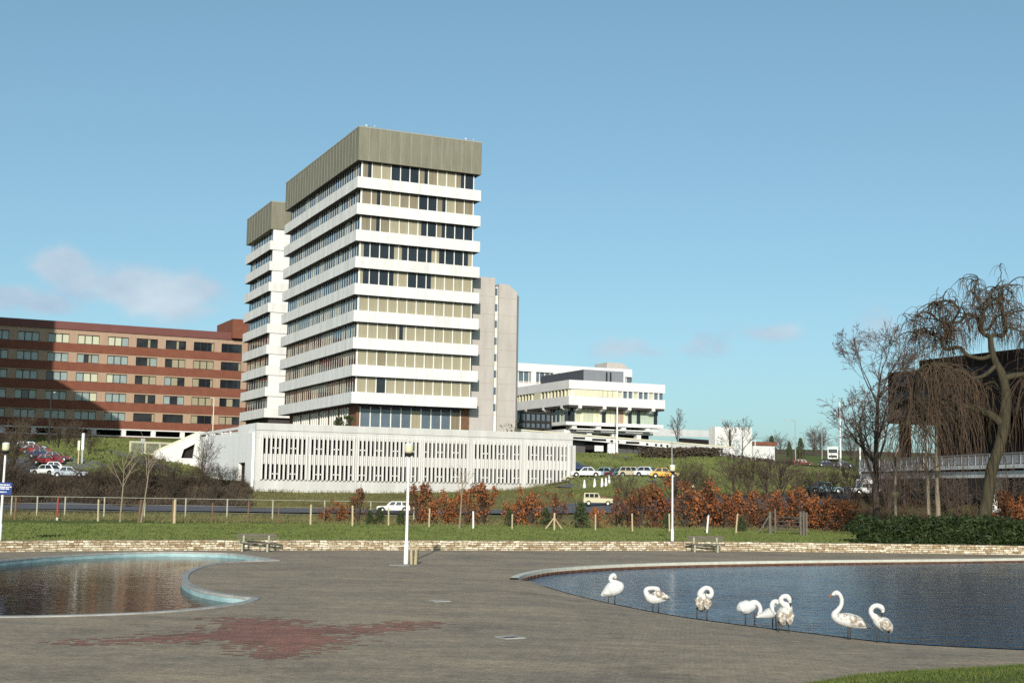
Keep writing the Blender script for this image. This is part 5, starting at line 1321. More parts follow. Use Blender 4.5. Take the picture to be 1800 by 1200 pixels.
# sign posts on the left bank
t = empty('direction_sign', gx(139,176), 0, 'white topped sign post with small plate on the left bank', 'sign post'); k_ = 176/2300
hh = at(141,761,176).z-t.location.z
b = MB(); b.box(-.02+.0, .30, -.15, .15, hh-29*k_, hh); b.build('panel', M['lamp_white'], t)
b = MB(); b.box(.02, .26, -.12, .12, -.3, hh-29*k_-.002); b.build('post', M['grey_metal'], t)
b = MB(); b.box(-.55, -.25, -.06, .06, hh-30*k_, hh-13*k_); b.build('plate', M['cream'], t); b = MB(); b.box(-.45,-.3,-.05,.05,-.3,hh-30*k_-.002); b.build('post', M['wood_stake'], t)
# pale rail fence before the plinth
a_, c_ = at(229, 785, 200), at(306, 788, 206); dv_ = c_-a_; 
t = empty('rail_fence', (a_.x, a_.y, at(229,800,200).z), math.atan2(dv_.y, dv_.x), 'cream framed rail fence by the drive below the brick office', 'fence'); L_ = dv_.xy.length; hh = at(229,774.5,200).z-t.location.z
b = MB()
for i in range(4): x = L_*i/3; b.box(x-.13, x+.13, -.06, .06, -.4, hh)
b.box(.13, L_-.13, -.05, .05, hh-.28, hh-.002); b.box(.13, L_-.13, -.05, .05, .0, .45); b.build('frame', M['cream'], t)
b = MB()
for i in range(40): x = .3+(L_-.6)*i/39; b.box(x-.015, x+.015, -.02, .02, .45, hh-.28)
b.build('bars', M['grey_metal'], t)
t = empty('road_sign', gx(246,196), 0, 'small grey road sign seen from behind by the rail fence', 'road sign'); b = MB(); hh = at(246,770,196).z-t.location.z
b.tube([(0,0,-.2),(0,0,hh)], .05, 6); b.build('post', M['grey_metal'], t); b = MB(); b.box(-.3,.3,.05,.08,hh-.6,hh); b.build('plate', M['grey_metal'], t)
# white cone bollards
cone = None
for i, (px, yb, lab) in enumerate([(1027,857,'white cone bollard nearest the garage corner, apart from the rest'),(1045,856.5,'second white cone bollard from the garage corner'),(1058,856,'white cone bollard in the middle of the row of five'),(1065,855.5,'white cone bollard half overlapping the last of the row'),(1070.5,853.5,'rightmost and farthest white cone bollard of the row')]):
    D = 168+i*.25+(1.6 if i == 4 else 0)
    if cone is None:
        cone = empty('cone_bollard'); b = MB(); b.lathe((0,0,0), [(.22,.04),(.19,.3),(.10,1.0),(.07,1.14),(.02,1.17)], 14); b.build('cone', M['lamp_white'], cone); b = MB(); b.lathe((0,0,-.2), [(.26,0),(.26,.24),(.2,.26)], 14); b.build('base', M['white_conc'], cone); o = cone
    else: o = copy_tree(cone)
    o.location = gx(px, D); tag(o, lab, 'bollard', 'white cone bollards beside the car park')
for px, D, lab in ((1218,160,'lone white cone marker on the green slope right of the lamp'),(1410,118,'small white cone marker above the gate')):
    o = copy_tree(cone); o.location = gx(px, D); o.scale = (.8,.8,1); tag(o, lab, 'bollard', 'lone white markers on the slope')
# ------------------------------------------------------------------ vehicles
def make_car(name, kind, paint, loc, rz, label, group=None, cat='car'):
    """x forward, y left, z up, origin on the ground between the wheels"""
    S_ = dict(saloon=(4.1,1.58,1.36), estate=(4.3,1.60,1.40), hatch=(3.7,1.54,1.40), beetle=(3.8,1.5,1.42), coupe=(4.1,1.58,1.27))[kind]
    L_, W_c, Hc = S_; t = empty(name, loc, rz, label, cat, group); hl = L_/2; w = W_c/2
    belt = .82 if kind != 'beetle' else .86
    P = {'saloon': [(-hl,.40),(-hl+.02,.74),(-hl+.15,belt),(hl-.2,belt-.04),(hl-.02,.70),(hl,.42),(hl-.08,.26),(-hl+.08,.26)],
         'estate': [(-hl,.40),(-hl+.02,.78),(-hl+.06,belt),(hl-.2,belt-.04),(hl-.02,.70),(hl,.42),(hl-.08,.26),(-hl+.08,.26)],
         'beetle': [(-hl,.42),(-hl+.08,.70),(-hl+.35,belt),(hl-.55,belt-.02),(hl-.12,.72),(hl,.48),(hl-.1,.26),(-hl+.08,.26)]}.get(kind)
    P = P or [(-hl,.40),(-hl+.02,.74),(-hl+.12,belt),(hl-.2,belt-.06),(hl-.02,.68),(hl,.42),(hl-.08,.26),(-hl+.08,.26)]
    C_ = {'saloon': [(-hl+.75,belt),(-hl+1.2,Hc),(hl-1.75,Hc),(hl-1.15,belt)], 'estate': [(-hl+.10,belt),(-hl+.42,Hc),(hl-1.8,Hc),(hl-1.2,belt)],
          'hatch': [(-hl+.15,belt),(-hl+.75,Hc),(hl-1.55,Hc),(hl-1.0,belt)], 'beetle': [(-hl+.45,belt),(-hl+.95,Hc-.03),(hl-1.6,Hc),(hl-1.05,belt)], 'coupe': [(-hl+.45,belt),(-hl+1.35,Hc),(hl-1.85,Hc),(hl-1.2,belt)]}[kind]
    b = MB(); n = len(P)
    # lower body: three width stations so that the flanks bulge
    cx = lambda z: w*(.90+.10*math.sin(max(0,min(1,(z-.2)/.75))*math.pi))
    for s in (1, -1):
        pass
    o = 0
    b.add([(x, cx(z), z) for x, z in P]+[(x, -cx(z), z) for x, z in P], [tuple(range(n)), tuple(range(2*n-1, n-1, -1))]+[(i, i+n, (i+1)%n+n, (i+1)%n) for i in range(n)])
    tw, bw = w*.76, w*.93
    wd = lambda z: bw+(tw-bw)*(z-belt)/(Hc-belt)
    m_ = len(C_)
    b.add([(x, wd(z), z-.003 if z == belt else z) for x, z in C_]+[(x, -wd(z), z-.003 if z == belt else z) for x, z in C_], [tuple(range(m_)), tuple(range(2*m_-1, m_-1, -1))]+[(i, i+m_, (i+1)%m_+m_, (i+1)%m_) for i in range(m_)])
    ob = b.build('body', paint, t); bv = ob.modifiers.new('bevel', 'BEVEL'); bv.width = .06; bv.segments = 2; bv.limit_method = 'ANGLE'; bv.angle_limit = R(25)
    # glass: front, rear and side lights just proud of the cabin
    (x0,_),(x1,_),(x2,_),(x3,_) = C_; g_ = MB(); H0, H1 = belt+.06, Hc-.07
    lerp = lambda a, c, z: a+(c-a)*(z-belt)/(Hc-belt)
    e = .012
    for s in (1, -1):
        ra, rb2 = lerp(x0,x1,H0)+.1, lerp(x0,x1,H1)+.1; fa, fb = lerp(x3,x2,H0)-.1, lerp(x3,x2,H1)-.1
        cuts = [0,.5,1] if kind != 'estate' else [0,.33,.66,1]
        for i in range(len(cuts)-1):
            c0, c1 = cuts[i]+.02, cuts[i+1]-.02
            q = [(ra+(fa-ra)*c0, H0),(ra+(fa-ra)*c1, H0),(rb2+(fb-rb2)*c1, H1),(rb2+(fb-rb2)*c0, H1)]
            g_.add([(x, s*(wd(z)+e), z) for x, z in q], [(0,1,2,3) if s < 0 else (3,2,1,0)])
    for (xa, xb, sg) in ((x3, x2, 1), (x0, x1, -1)):
        fa, fb = lerp(xa,xb,H0)+sg*e, lerp(xa,xb,H1)+sg*e; g_.add([(fa,-wd(H0)+.08,H0),(fa,wd(H0)-.08,H0),(fb,wd(H1)-.07,H1),(fb,-wd(H1)+.07,H1)], [(0,1,2,3) if sg > 0 else (3,2,1,0)])
    g_.build('windows', M['car_glass'], t)
    a = MB()
    for sx_ in (hl-.72, -hl+.72):
        for s in (1, -1): a.tube([(sx_, s*(w-.12), .34),(sx_, s*(w+.004), .34)], .365, 16)
    a.build('wheel_arch', M['black'], t)
    for sx_ in (hl-.72, -hl+.72):
        for s in (1, -1):
            b = MB(); b.tube([(sx_, s*(w-.17), .29),(sx_, s*(w-.15), .29),(sx_, s*(w+.01), .29),(sx_, s*(w+.02), .29)], [.26,.29,.29,.26], 16); wh = b.build('wheel', M['rubber'], t)
            b = MB(); b.tube([(sx_, s*(w+.018), .29),(sx_, s*(w+.028), .29)], [.17,.14], 12); b.build('rim', M['chrome'], wh)
    for s in (1, -1):
        b = MB(); b.tube([(hl-.03, s*w*.68, .62),(hl+.012, s*w*.68, .62)], .085, 10); b.build('headlight', M['lamp_white'], t)
        b = MB(); b.box(-hl-.012, -hl+.06, s*w*.72-.09, s*w*.72+.09, .56, .68); b.build('tail_light', M['wood_red'], t)
    for sg in (1, -1): b = MB(); x = sg*(hl+.04); b.box(min(x, x-.08*sg), max(x, x-.08*sg), -w*.93, w*.93, .40, .50); b.build('bumper', M['chrome'], t)
    return t
gp = 'cars in the right-hand car park'
def fl(px, D): p = gx(px, D, .14); return p
# headings: angle of the bonnet from +x (to the right)
make_car('parked_car', 'saloon', CP['white'], fl(1029,179.5), R(182), 'white car parked nearest the garage corner, side on', gp)
make_car('parked_car', 'hatch', CP['cream'], fl(1012,183), R(182), 'pale car half hidden by the garage corner behind the white one', gp)
make_car('parked_car', 'coupe', CP['navy'], fl(1037,192), R(350), 'dark navy car with sloping tail in the upper row', gp)
make_car('parked_car', 'saloon', CP['blue'], fl(1014,196), R(352), 'dark blue car at the garage edge in the upper row', gp)
hd = R(-28)
make_car('parked_car', 'hatch', CP['lightblue'], fl(1069,190), hd+R(0), 'pale blue hatchback between the navy and the maroon car', gp)
make_car('parked_car', 'saloon', CP['maroon'], fl(1088,187), hd, 'maroon car right of the pale blue hatchback', gp)
make_car('parked_car', 'hatch', CP['teal'], fl(1101,184.5), hd, 'light teal car squeezed between the maroon and the cream car', gp)
make_car('parked_car', 'estate', CP['beige'], fl(1115,181.5), hd, 'cream car in the middle of the right-hand row', gp)
make_car('parked_car', 'hatch', CP['white'], fl(1140,178.5), hd, 'white hatchback beside the yellow car', gp)
make_car('parked_car', 'beetle', CP['yellow'], fl(1168,175), R(-8), 'round yellow car at the right end of the parked row', gp)
gp2 = 'cars in the left-hand car park'
make_car('parked_car', 'saloon', CP['white'], fl(96,169.5), R(8), 'white car at the front of the left car park', gp2)
make_car('parked_car', 'hatch', CP['white'], fl(78,166.5), R(160), 'second white car, low and half hidden by the thicket', gp2)
make_car('parked_car', 'saloon', CP['red'], fl(80,175), R(10), 'bright red car behind the white one at left', gp2)
make_car('parked_car', 'saloon', CP['maroon'], fl(92,177.5), R(10), 'dark red car beside the bright red one at left', gp2)
make_car('parked_car', 'saloon', CP['blue'], fl(70,180), R(10), 'dark blue car in the middle of the left car park', gp2)
make_car('parked_car', 'saloon', CP['red'], fl(58,184), R(8), 'red car near the back of the left car park', gp2)
make_car('parked_car', 'estate', CP['lightblue'], fl(50,187), R(8), 'light blue estate at the back of the left car park', gp2)
make_car('parked_car', 'saloon', CP['silver'], fl(120,164.5), R(5), 'dull car almost hidden behind the thicket', gp2)
make_car('moving_car', 'estate', CP['white'], gx(693,149,.17), R(180), 'white estate car driving on the road left of the rust bushes', None).scale = (.88,.88,.88)
# cream pick-up with open back
def pickup(loc, rz):
    t = empty('pickup_truck', loc, rz, 'cream pickup with brown load on the road below the cones', 'pickup'); b = MB()
    b.prism([(-2.0,.45),(-2.0,1.02),(1.0,1.02),(1.95,.98),(2.05,.55),(1.95,.4),(-1.9,.4)][::-1], 'y', -.8, .8); b.prism([(-1.95,1.021),(-1.9,1.72),(.0,1.72),(.35,1.021)][::-1], 'y', -.72, .72)
    ob = b.build('body', CP['cream'], t); bv = ob.modifiers.new('bevel', 'BEVEL'); bv.width = .05; bv.segments = 2
    b = MB()
    for s in (-1, 1):
        for x0, x1 in ((-1.75,-1.25),(-1.15,-.6),(-.5,.0)): b.box(x0, x1, min(s*.725,s*.735), max(s*.725,s*.735), 1.12, 1.6)
    b.build('windows', M['car_glass'], t)
    b = MB(); b.box(.30,.95,-.7,.7,1.022,1.35); b.build('load', M['brown_brick'], t)
    for x in (-1.3, 1.3):
        for s in (-1, 1): b = MB(); b.tube([(x, s*.66, .34),(x, s*.83, .34)], .34, 14); w_ = b.build('wheel', M['rubber'], t); b = MB(); b.tube([(x, s*.832, .34),(x, s*.842, .34)], .18, 10); b.build('rim', M['cream'], w_)
pickup(gx(1051,150,.17), R(0)); C.objects['pickup_truck'].scale = (.84,.84,.84)
make_car('parked_car', 'saloon', CP['lightblue'], gx(1450,147,.17), R(4), 'pale car roof glimpsed behind rust bushes right of the gate', 'cars glimpsed on the road at right')
make_car('parked_car', 'saloon', CP['white'], gx(1528,146,.17), R(4), 'white car glimpsed through twigs above the dark hedge', 'cars glimpsed on the road at right')
make_car('parked_car', 'hatch', CP['blue'], gx(1687,150,.17), R(90), 'blue car glimpsed under the footbridge', 'cars glimpsed on the road at right')
make_car('moving_car', 'estate', CP['red'], gx(1412,298,.22), R(-8), 'red car on the far hill road', 'cars on the far hill road')
make_car('moving_car', 'saloon', CP['navy'], gx(1455,292,.22), R(-8), 'dark blue car on the far hill road right of the red one', 'cars on the far hill road')
make_car('moving_car', 'saloon', CP['navy'], gx(1484,288,.22), R(-8), 'dark car on the far hill road below the lorry', 'cars on the far hill road')
make_car('parked_car', 'saloon', CP['silver'], Vector((*at(829,748,202).xy, DECK+.2)), R(-20), 'silver car on the deck at the right foot of the tower')
t = empty('lorry', gx(1465,320,.1), R(-104), 'white lorry on the skyline beside the flagpole', 'lorry'); 
b = MB(); b.prism([(-1.0,.6),(-1.0,3.3),(.9,3.3),(1.1,2.0),(1.15,.6)][::-1], 'y', -1.2, 1.2); b.build('cab', CP['white'], t)
b = MB(); b.box(-8,-1.1,-1.25,1.25,1.1,3.6); b.build('box_body', M['cream'], t)
b = MB(); b.prism([(1.02,2.0),(1.14,2.0),(.98,3.0),(.86,3.0)], 'y', -1.05, 1.05); b.box(1.10,1.2,-1.0,1.0,.9,1.5); b.build('windscreen', M['car_glass'], t)
for x in (0,-3,-6.5):
    for s in (-1,1): b = MB(); b.tube([(x, s*.95, .5),(x, s*1.22, .5)], .5, 12); b.build('wheel', M['rubber'], t)

# ------------------------------------------------------------------ swans
def swan_mat():
    m = bpy.data.materials.new('swan_feathers'); m.use_nodes = True; nt = m.node_tree; N = nt.nodes; L = nt.links; b = N['Principled BSDF']; b.inputs['Roughness'].default_value = .85; b.inputs['Specular IOR Level'].default_value = .15
    a = N.new('ShaderNodeAttribute'); a.attribute_name = 'tint'; tc = N.new('ShaderNodeTexCoord'); nz = N.new('ShaderNodeTexNoise'); nz.inputs['Scale'].default_value = 14; nz.inputs['Detail'].default_value = 4; L.new(tc.outputs['Object'], nz.inputs[0])
    m1 = N.new('ShaderNodeMath'); m1.operation = 'MULTIPLY_ADD'; L.new(nz.outputs[0], m1.inputs[0]); m1.inputs[1].default_value = 2.4; m1.inputs[2].default_value = -1.15
    m2 = N.new('ShaderNodeMath'); m2.operation = 'ADD'; L.new(m1.outputs[0], m2.inputs[0]); L.new(a.outputs['Fac'], m2.inputs[1])
    rp = N.new('ShaderNodeValToRGB'); rp.color_ramp.elements[0].position = .35; rp.color_ramp.elements[1].position = .85; rp.color_ramp.elements[0].color = (.60,.59,.575,1); rp.color_ramp.elements[1].color = (.26,.205,.15,1)
    e = rp.color_ramp.elements.new(.58); e.color = (.47,.425,.37,1)
    L.new(m2.outputs[0], rp.inputs[0]); L.new(rp.outputs[0], b.inputs['Base Color'])
    w = N.new('ShaderNodeTexNoise'); w.inputs['Scale'].default_value = 30; mp = N.new('ShaderNodeMapping'); mp.inputs['Scale'].default_value = (.5,1,2.2); L.new(tc.outputs['Object'], mp.inputs[0]); L.new(mp.outputs[0], w.inputs[0])
    bp = N.new('ShaderNodeBump'); bp.inputs['Strength'].default_value = .7; bp.inputs['Distance'].default_value = .012; L.new(w.outputs[0], bp.inputs['Height']); L.new(bp.outputs[0], b.inputs['Normal'])
    return m
M['swan'] = swan_mat(); M['bill'] = mat('swan_bill', (.32,.11,.04), .5, .2); M['bill_dark'] = mat('dark_bill', (.03,.025,.025), .5, .1); M['leg_dark'] = mat('swan_leg', (.05,.05,.05), .7, .2)
M['swan_neck'] = M['swan']
def swan(foot, ox, oy, sc, path, legs, label, brown=.0, bill='bill', wings=(), nbody=6, turn=0, zf=WZ-.02):
    """path: outline spine traced in a crop (x, y, radius, depth) with crop origin (ox, oy) and scale sc; legs likewise"""
    p0 = onz(foot[0], foot[1], zf); k = p0.y/F/sc
    fx_, fy_ = (foot[0]-ox)*sc, (foot[1]-oy)*sc
    def P(x, y, d=0): return Vector(((x-fx_)*k, d, (fy_-y)*k))
    q = [P(x, y, d) for x, y, r, d in path]; r = [rr_*k for x, y, rr_, d in path]
    # smooth spine
    S_, RR = [], []
    for i in range(len(q)-1):
        a, b_, c, d = q[max(i-1,0)], q[i], q[i+1], q[min(i+2,len(q)-1)]
        for j in range(5):
            t = j/5; S_.append(.5*((2*b_)+(c-a)*t+(2*a-5*b_+4*c-d)*t*t+(3*b_-a-3*c+d)*t**3)); RR.append(r[i]*(1-t)+r[i+1]*t)
    S_.append(q[-1]); RR.append(r[-1])
    b = MB(); b.tube(S_, RR, 14)
    nb = len(b.v); tint_ = []
    zmid = sum(p.z for p in q[1:4])/3
    rmax = max(RR)
    for i in range(len(S_)):
        for j in range(14):
            v = b.v[i*14+j]; up = (v[2]-S_[i].z)/max(RR[i],1e-4)
            big = 1 if RR[i] > rmax*.5 else 0
            tint_.append(brown*(max(0, .55+.45*up) if big else 0))
    # folded wings: flattened lobes fused against the flanks
    for (x0, y0, x1, y1, rw, d) in wings:
        a, c = P(x0, y0, d), P(x1, y1, d*1.15); n0 = len(b.v)
        b.tube([a+(c-a)*t for t in (0,.12,.3,.5,.7,.88,1)], [v_*rw*k for v_ in (.25,.75,1,.95,.7,.4,.08)], 12, flat=.55)
        tint_ += [brown*1.1]*(len(b.v)-n0)
    for (x0, y0, x1, y1) in legs:
        n0 = len(b.v); a, c = P(x0, y0, 0), P(x1, y1, 0); c.z = .0
        b.tube([a+Vector((0,0,.06)), a.lerp(c,.35), a.lerp(c,.45), c+Vector((0,0,.02))], [.030,.016,.018,.013], 7, 1)
        for s in (-1, 0, 1): b.tube([c+Vector((0,0,.015)), c+Vector((s*.05-.02, -.11, .005))], [.014,.008], 5, 1)
        b.add([c+Vector((0,0,.012)), c+Vector((-.07,-.10,.006)), c+Vector((.03,-.10,.006))], [(0,1,2)], 1)
        tint_ += [0]*(len(b.v)-n0)
    t = empty('swan', p0, 0, label, 'swan', 'swans at the water edge'); b.build('body', [M['swan'], M['leg_dark']], t, True, col=tint_)
    # bill continues the head
    hd_ = S_[-1]; dr = (S_[-1]-S_[-6]).normalized(); bb = MB(); bb.tube([hd_-dr*.02, hd_+dr*.05, hd_+dr*.105], [.026,.021,.009], 8)
    bb.build('bill', M[bill], t, True)
    bb = MB(); r0 = .011; he = S_[-8]
    for s in (-1, 1): c = he+Vector((0, s*RR[-8]*.93, .004)); bb.tube([c-Vector((0,.006,0)), c+Vector((0,.006,0))], r0, 8)
    bb.build('eyes', M['black'], t)
    return t
A_ = (1040, 980, 1800/280); E_ = (1300, 980, 6.0)
swan((1075,1060), *A_, [(108,432,10,.05),(160,400,48,.02),(225,360,84,0),(290,345,70,-.02),(318,318,44,-.04),(272,288,32,-.06),(228,272,26,-.06),(210,246,24,-.05),(222,216,25,-.05),(247,206,28,-.05),(262,224,20,-.06),(268,240,10,-.06)],
     [(190,440,190,515),(262,430,262,515)], 'white swan standing leftmost, bill tucked down on its breast', .0, 'bill', [(290,330,130,410,52,-.11)])
swan((1152,1074), *A_, [(880,452,8,.03),(825,452,46,.02),(755,455,66,0),(690,462,62,-.02),(648,448,46,-.04),(618,408,31,-.05),(612,372,25,-.05),(645,352,23,-.05),(698,350,23,-.04),(738,358,27,-.06),(754,380,17,-.1),(750,398,10,-.12)],
     [(693,510,693,600),(757,510,755,600)], 'brown-backed swan second from left, neck bent back over its body', .55, 'bill_dark', [(690,400,868,450,48,-.12),(690,395,860,445,40,.12)])
swan((1238,1087), *A_, [(1252,615,14,.28),(1257,560,66,.20),(1260,505,84,.08),(1250,455,62,-.02),(1226,412,38,-.08),(1250,366,28,-.10),(1290,346,25,-.10),(1333,360,25,-.10),(1350,400,25,-.12),(1330,438,27,-.15),(1300,425,24,-.19),(1300,405,12,-.22)],
     [(1192,590,1190,690),(1303,590,1303,690)], 'brown-winged swan third from left with its neck curled in a ring', .6, 'bill_dark', [(1205,440,1222,590,52,-.16),(1305,450,1292,590,52,-.14)])
swan((1318,1093), *E_, [(-22,560,12,.05),(20,535,62,.02),(75,525,76,0),(125,505,58,-.02),(155,478,34,-.04),(190,490,25,-.06),(210,525,23,-.07),(212,565,23,-.08),(196,590,18,-.09),(184,600,10,-.1)],
     [(60,600,62,690),(155,600,158,690)], 'clean white swan in the middle, neck arched down to its chest', .0, 'bill', [(120,500,10,560,48,-.12)])
swan((1366,1106), *E_, [(188,636,6,.1),(240,618,26,.08),(300,600,48,.05),(355,575,60,.02),(405,540,56,0),(420,500,36,-.02),(398,472,26,-.03),(360,472,25,-.05),(338,505,25,-.08),(345,550,24,-.1),(362,580,18,-.12),(372,598,9,-.13)],
     [(350,640,350,735),(385,640,385,735)], 'swan half hidden behind another, white tail out to the left', .25, 'bill', [(360,560,235,620,40,.10)])
swan((1377,1112), *E_, [(478,735,14,.30),(474,680,68,.22),(474,615,84,.08),(495,555,70,-.02),(500,520,46,-.04),(458,490,30,-.04),(432,455,25,-.05),(455,420,24,-.06),(495,416,28,-.08),(518,440,24,-.10),(524,470,14,-.12),(525,482,9,-.13)],
     [(410,700,410,795),(517,700,517,795)], 'brown-backed swan seen from behind, head turned over its shoulder, in front of another', .55, 'bill_dark', [(430,560,440,700,50,-.15),(520,560,515,705,50,-.13)])
swan((1491,1124), *E_, [(1392,728,7,.02),(1320,712,40,.01),(1235,682,70,0),(1145,662,76,0),(1065,650,62,0),(1015,632,40,0),(1006,600,30,0),(1040,565,26,0),(1074,518,22,0),(1084,460,21,0),(1066,408,21,0),(1032,386,27,0),(1000,398,20,0),(982,408,10,0)],
     [(1150,710,1140,865),(1172,710,1165,865)], 'swan standing upright with long raised neck, facing left', .5, 'bill', [(1085,635,1330,705,56,-.11),(1085,635,1330,705,56,.11)])
swan((1551,1130), *E_, [(1612,790,14,.12),(1582,742,54,.08),(1528,706,76,.02),(1470,678,60,-.02),(1432,640,42,-.05),(1396,606,28,-.06),(1385,566,25,-.06),(1408,528,24,-.06),(1452,514,25,-.07),(1492,532,28,-.08),(1506,562,20,-.09),(1500,585,10,-.1)],
     [(1450,770,1450,880),(1572,770,1575,880)], 'rightmost swan, brown-backed, neck coiled and bill on its shoulder', .6, 'bill_dark', [(1480,665,1590,765,50,-.15)])

# gulls on the roof edge
def gull(px, py, D, lab, rz=0):
    p = at(px, py, D); t = empty('gull', p, rz, lab, 'gull', 'gulls on the tower roof'); b = MB()
    b.tube([(-.26,0,.16),(-.12,0,.18),(.02,0,.20),(.12,0,.24),(.16,0,.31),(.19,0,.34),(.23,0,.335),(.27,0,.325)], [.015,.07,.10,.08,.05,.052,.03,.008], 8)
    for s in (-.03,.03): b.tube([(0,s,-.02),(0,s,.14)], .012, 4)
    b.build('body', M['lamp_white'], t, True); b = MB(); b.tube([(-.3,-.07,.17),(-.1,-.09,.22),(.05,-.08,.24)], [.02,.05,.02], 6); b.tube([(-.3,.07,.17),(-.1,.09,.22),(.05,.08,.24)], [.02,.05,.02], 6); b.build('wings', M['grey_metal'], t, True)
zr_ = ztop+.06
for i, (px, side) in enumerate(((645.5,0),(657.5,0),(821,0),(832,0))):
    x = T.fx(px, 235); w_ = T.p+T.u*x+T.v*.2; t_ = gull(px, 220, w_.y, ['left gull of the pair near the tower roof corner','right gull of the pair near the tower roof corner','left gull of the pair at the right end of the tower roof','last gull at the right end of the tower roof'][i], R(30 if i % 2 else 200))
    C.objects[('gull' if i == 0 else 'gull.%03d' % i)].location = (w_.x, w_.y, zr_)

# person at the top of the ramp
def person(loc, rz, lab):
    me = bpy.data.meshes.new('body')
    J = [(0,0,.95,.15),(0,0,1.15,.15),(0,0,1.35,.17),(0,0,1.5,.07),(0,.02,1.62,.10),(0,.02,1.74,.08),(.1,0,.9,.10),(.11,.05,.5,.07),(.11,-.02,.08,.05),(.11,.12,.04,.04),(-.1,0,.9,.10),(-.11,-.1,.5,.07),(-.11,-.22,.10,.05),(-.11,-.08,.05,.04),
         (.2,0,1.42,.065),(.25,-.05,1.15,.05),(.24,.08,.93,.04),(.24,.13,.86,.035),(-.2,0,1.42,.065),(-.25,.05,1.15,.05),(-.24,.16,.95,.04),(-.24,.21,.88,.035)]
    Ed = [(0,1),(1,2),(2,3),(3,4),(4,5),(0,6),(6,7),(7,8),(8,9),(0,10),(10,11),(11,12),(12,13),(2,14),(14,15),(15,16),(16,17),(2,18),(18,19),(19,20),(20,21)]
    me.from_pydata([j[:3] for j in J], Ed, []); me.materials.append(M['cloth_dark']); o = bpy.data.objects.new('body', me); C.objects.link(o)
    sk = o.modifiers.new('skin', 'SKIN'); me.skin_vertices.new() if not me.skin_vertices else None
    for v, j in zip(me.skin_vertices[0].data, J): v.radius = (j[3], j[3])
    me.skin_vertices[0].data[0].use_root = True
    ss = o.modifiers.new('subsurf', 'SUBSURF'); ss.levels = 1; ss.render_levels = 1
    t = empty('person', loc, rz, lab, 'person'); o.parent = t
    b = MB(); b.tube([(0,.0,1.72),(0,.03,1.62),(0,.02,1.55)], [.05,.105,.06], 8); h = b.build('face', M['skin'], t, True); h.location = (0,.03,0)
    b = MB(); b.tube([(0,-.01,1.60),(0,-.01,1.70),(0,0,1.77),(0,0,1.80)], [.10,.115,.09,.02], 10); b.build('hair', M['black'], t, True)
    b = MB(); b.tube([(.12,0,1.02),(.14,0,1.2),(.10,0,1.44),(.02,0,1.5)], [.10,.13,.12,.03], 10); b.build('white_jacket_panel', M['cloth_white'], t, True)
pp = G.p+G.v*(LS-.9)+G.u*1.2
zp = at(350, 760, pp.y).z
person((pp.x, pp.y, zp-1.15), R(100), 'small dark-haired person in dark and white clothes at the top of the ramp')
b = MB(); b.box(.5, 8, st, LS+1.5, zp-1.6, zp-1.15); b.build('side_deck', M['asphalt_light'], rg)

# ------------------------------------------------------------------ sun and sky
SUN_EL, SUN_AZ = R(21.5), R(182.8)           # sun stands behind the photographer
sd = Vector((math.sin(SUN_AZ)*math.cos(SUN_EL), math.cos(SUN_AZ)*math.cos(SUN_EL), math.sin(SUN_EL)))
sl = bpy.data.lights.new('sun', 'SUN'); sl.energy = 4.5; sl.angle = R(.53); sl.color = (1, .94, .84)
so = bpy.data.objects.new('sun', sl); C.objects.link(so); so.rotation_euler = sd.to_track_quat('Z', 'Y').to_euler(); so.location = (0,-50,60)
w = bpy.data.worlds.new('World'); SC.world = w; w.use_nodes = True; nt = w.node_tree; N = nt.nodes; L = nt.links
bg = N['Background']; bg.inputs['Strength'].default_value = .113
sky = N.new('ShaderNodeTexSky'); sky.sky_type = 'NISHITA'; sky.sun_disc = False; sky.sun_elevation = SUN_EL; sky.sun_rotation = SUN_AZ; sky.altitude = 30; sky.air_density = .75; sky.dust_density = 1.5; sky.ozone_density = 1.6
tc = N.new('ShaderNodeTexCoord'); sp_ = N.new('ShaderNodeSeparateXYZ'); L.new(tc.outputs['Generated'], sp_.inputs[0])
def mth(op, a, b_=None, c=None):
    n = N.new('ShaderNodeMath'); n.operation = op
    for i, v in enumerate((a, b_, c)):
        if v is None: continue
        if isinstance(v, (int, float)): n.inputs[i].default_value = v
        else: L.new(v, n.inputs[i])
    return n.outputs[0]
az = mth('ARCTAN2', sp_.outputs[0], sp_.outputs[1]); el = mth('ARCSINE', sp_.outputs[2])
def pxdir(px, py): d = ray(px, py).normalized(); return math.atan2(d.x, d.y), math.asin(d.z)
blobs = [(112,468,48,34,1.0),(160,498,70,42,.8),(245,505,110,38,.95),(335,510,60,36,.9),(285,530,110,34,.8),(375,500,30,14,.35),(15,522,70,26,.9),(75,535,70,22,.75),(1095,614,75,22,.62),(1240,602,62,28,.5),(1350,585,62,22,.6),(1530,580,70,40,.5),(1620,545,60,22,.3),(-150,520,120,45,.9)]
tot = None; low = None
for px, py, wx, wy, s in blobs:
    a0, e0 = pxdir(px, py); q = mth('ADD', mth('POWER', mth('DIVIDE', mth('SUBTRACT', az, a0), wx/F), 2), mth('POWER', mth('DIVIDE', mth('SUBTRACT', el, e0), wy/F), 2))
    g1 = mth('MULTIPLY', mth('POWER', 2.718, mth('MULTIPLY', q, -1.0)), s)
    tot = g1 if tot is None else mth('MAXIMUM', tot, g1)
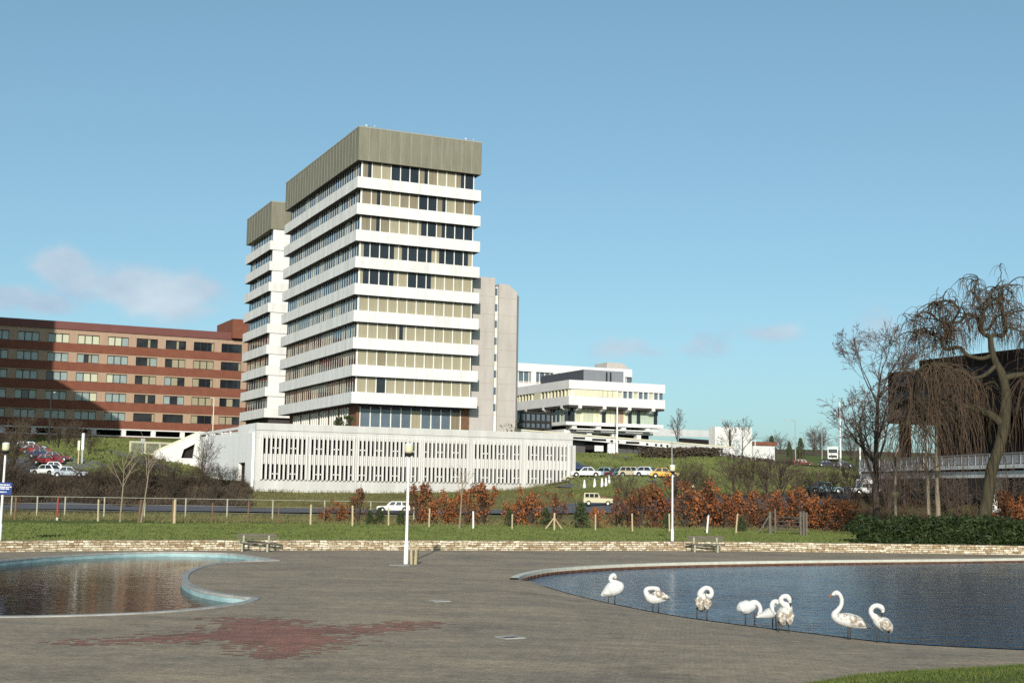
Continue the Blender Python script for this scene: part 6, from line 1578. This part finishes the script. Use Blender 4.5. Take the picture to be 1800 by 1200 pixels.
vec = N.new('ShaderNodeCombineXYZ'); L.new(az, vec.inputs[0]); L.new(mth('MULTIPLY', el, 1.6), vec.inputs[1])
nz = N.new('ShaderNodeTexNoise'); nz.inputs['Scale'].default_value = 34; nz.inputs['Detail'].default_value = 6; nz.inputs['Roughness'].default_value = .58; L.new(vec.outputs[0], nz.inputs[0])
nz2 = N.new('ShaderNodeTexNoise'); nz2.inputs['Scale'].default_value = 16; nz2.inputs['Detail'].default_value = 4; L.new(vec.outputs[0], nz2.inputs[0])
cov = mth('MULTIPLY_ADD', nz.outputs[0], 1.5, mth('ADD', mth('MULTIPLY', tot, 1.5), -1.06))
mr = N.new('ShaderNodeMapRange'); mr.interpolation_type = 'SMOOTHSTEP'; L.new(cov, mr.inputs[0]); mr.inputs[1].default_value = -.05; mr.inputs[2].default_value = .75; mr.inputs[4].default_value = .92
cc = N.new('ShaderNodeMix'); cc.data_type = 'RGBA'; L.new(mth('MULTIPLY_ADD', nz2.outputs[0], 2.4, -.75), cc.inputs[0]); cc.inputs[6].default_value = (3.3,4.5,5.8,1); cc.inputs[7].default_value = (5.3,6.25,6.9,1)
hs = N.new('ShaderNodeMix'); hs.data_type = 'RGBA'; hs.blend_type = 'MULTIPLY'; hs.inputs[0].default_value = 1; hs.inputs[7].default_value = (1.38,1.85,1.84,1); gm = N.new('ShaderNodeGamma'); gm.inputs[1].default_value = .7; L.new(sky.outputs[0], gm.inputs[0]); L.new(gm.outputs[0], hs.inputs[6])
mix = N.new('ShaderNodeMix'); mix.data_type = 'RGBA'; L.new(mr.outputs[0], mix.inputs[0]); L.new(hs.outputs[2], mix.inputs[6]); L.new(cc.outputs[2], mix.inputs[7])
L.new(mix.outputs[2], bg.inputs['Color'])
vs = SC.view_settings; SC.display_settings.display_device = 'sRGB'; vs.view_transform = 'Standard'; vs.look = 'None'; vs.gamma = 1; vs.use_curve_mapping = False; vs.exposure = 0.08
SC.render.engine = 'CYCLES'; SC.cycles.use_denoising = False; SC.cycles.max_bounces = 6; SC.cycles.diffuse_bounces = 3
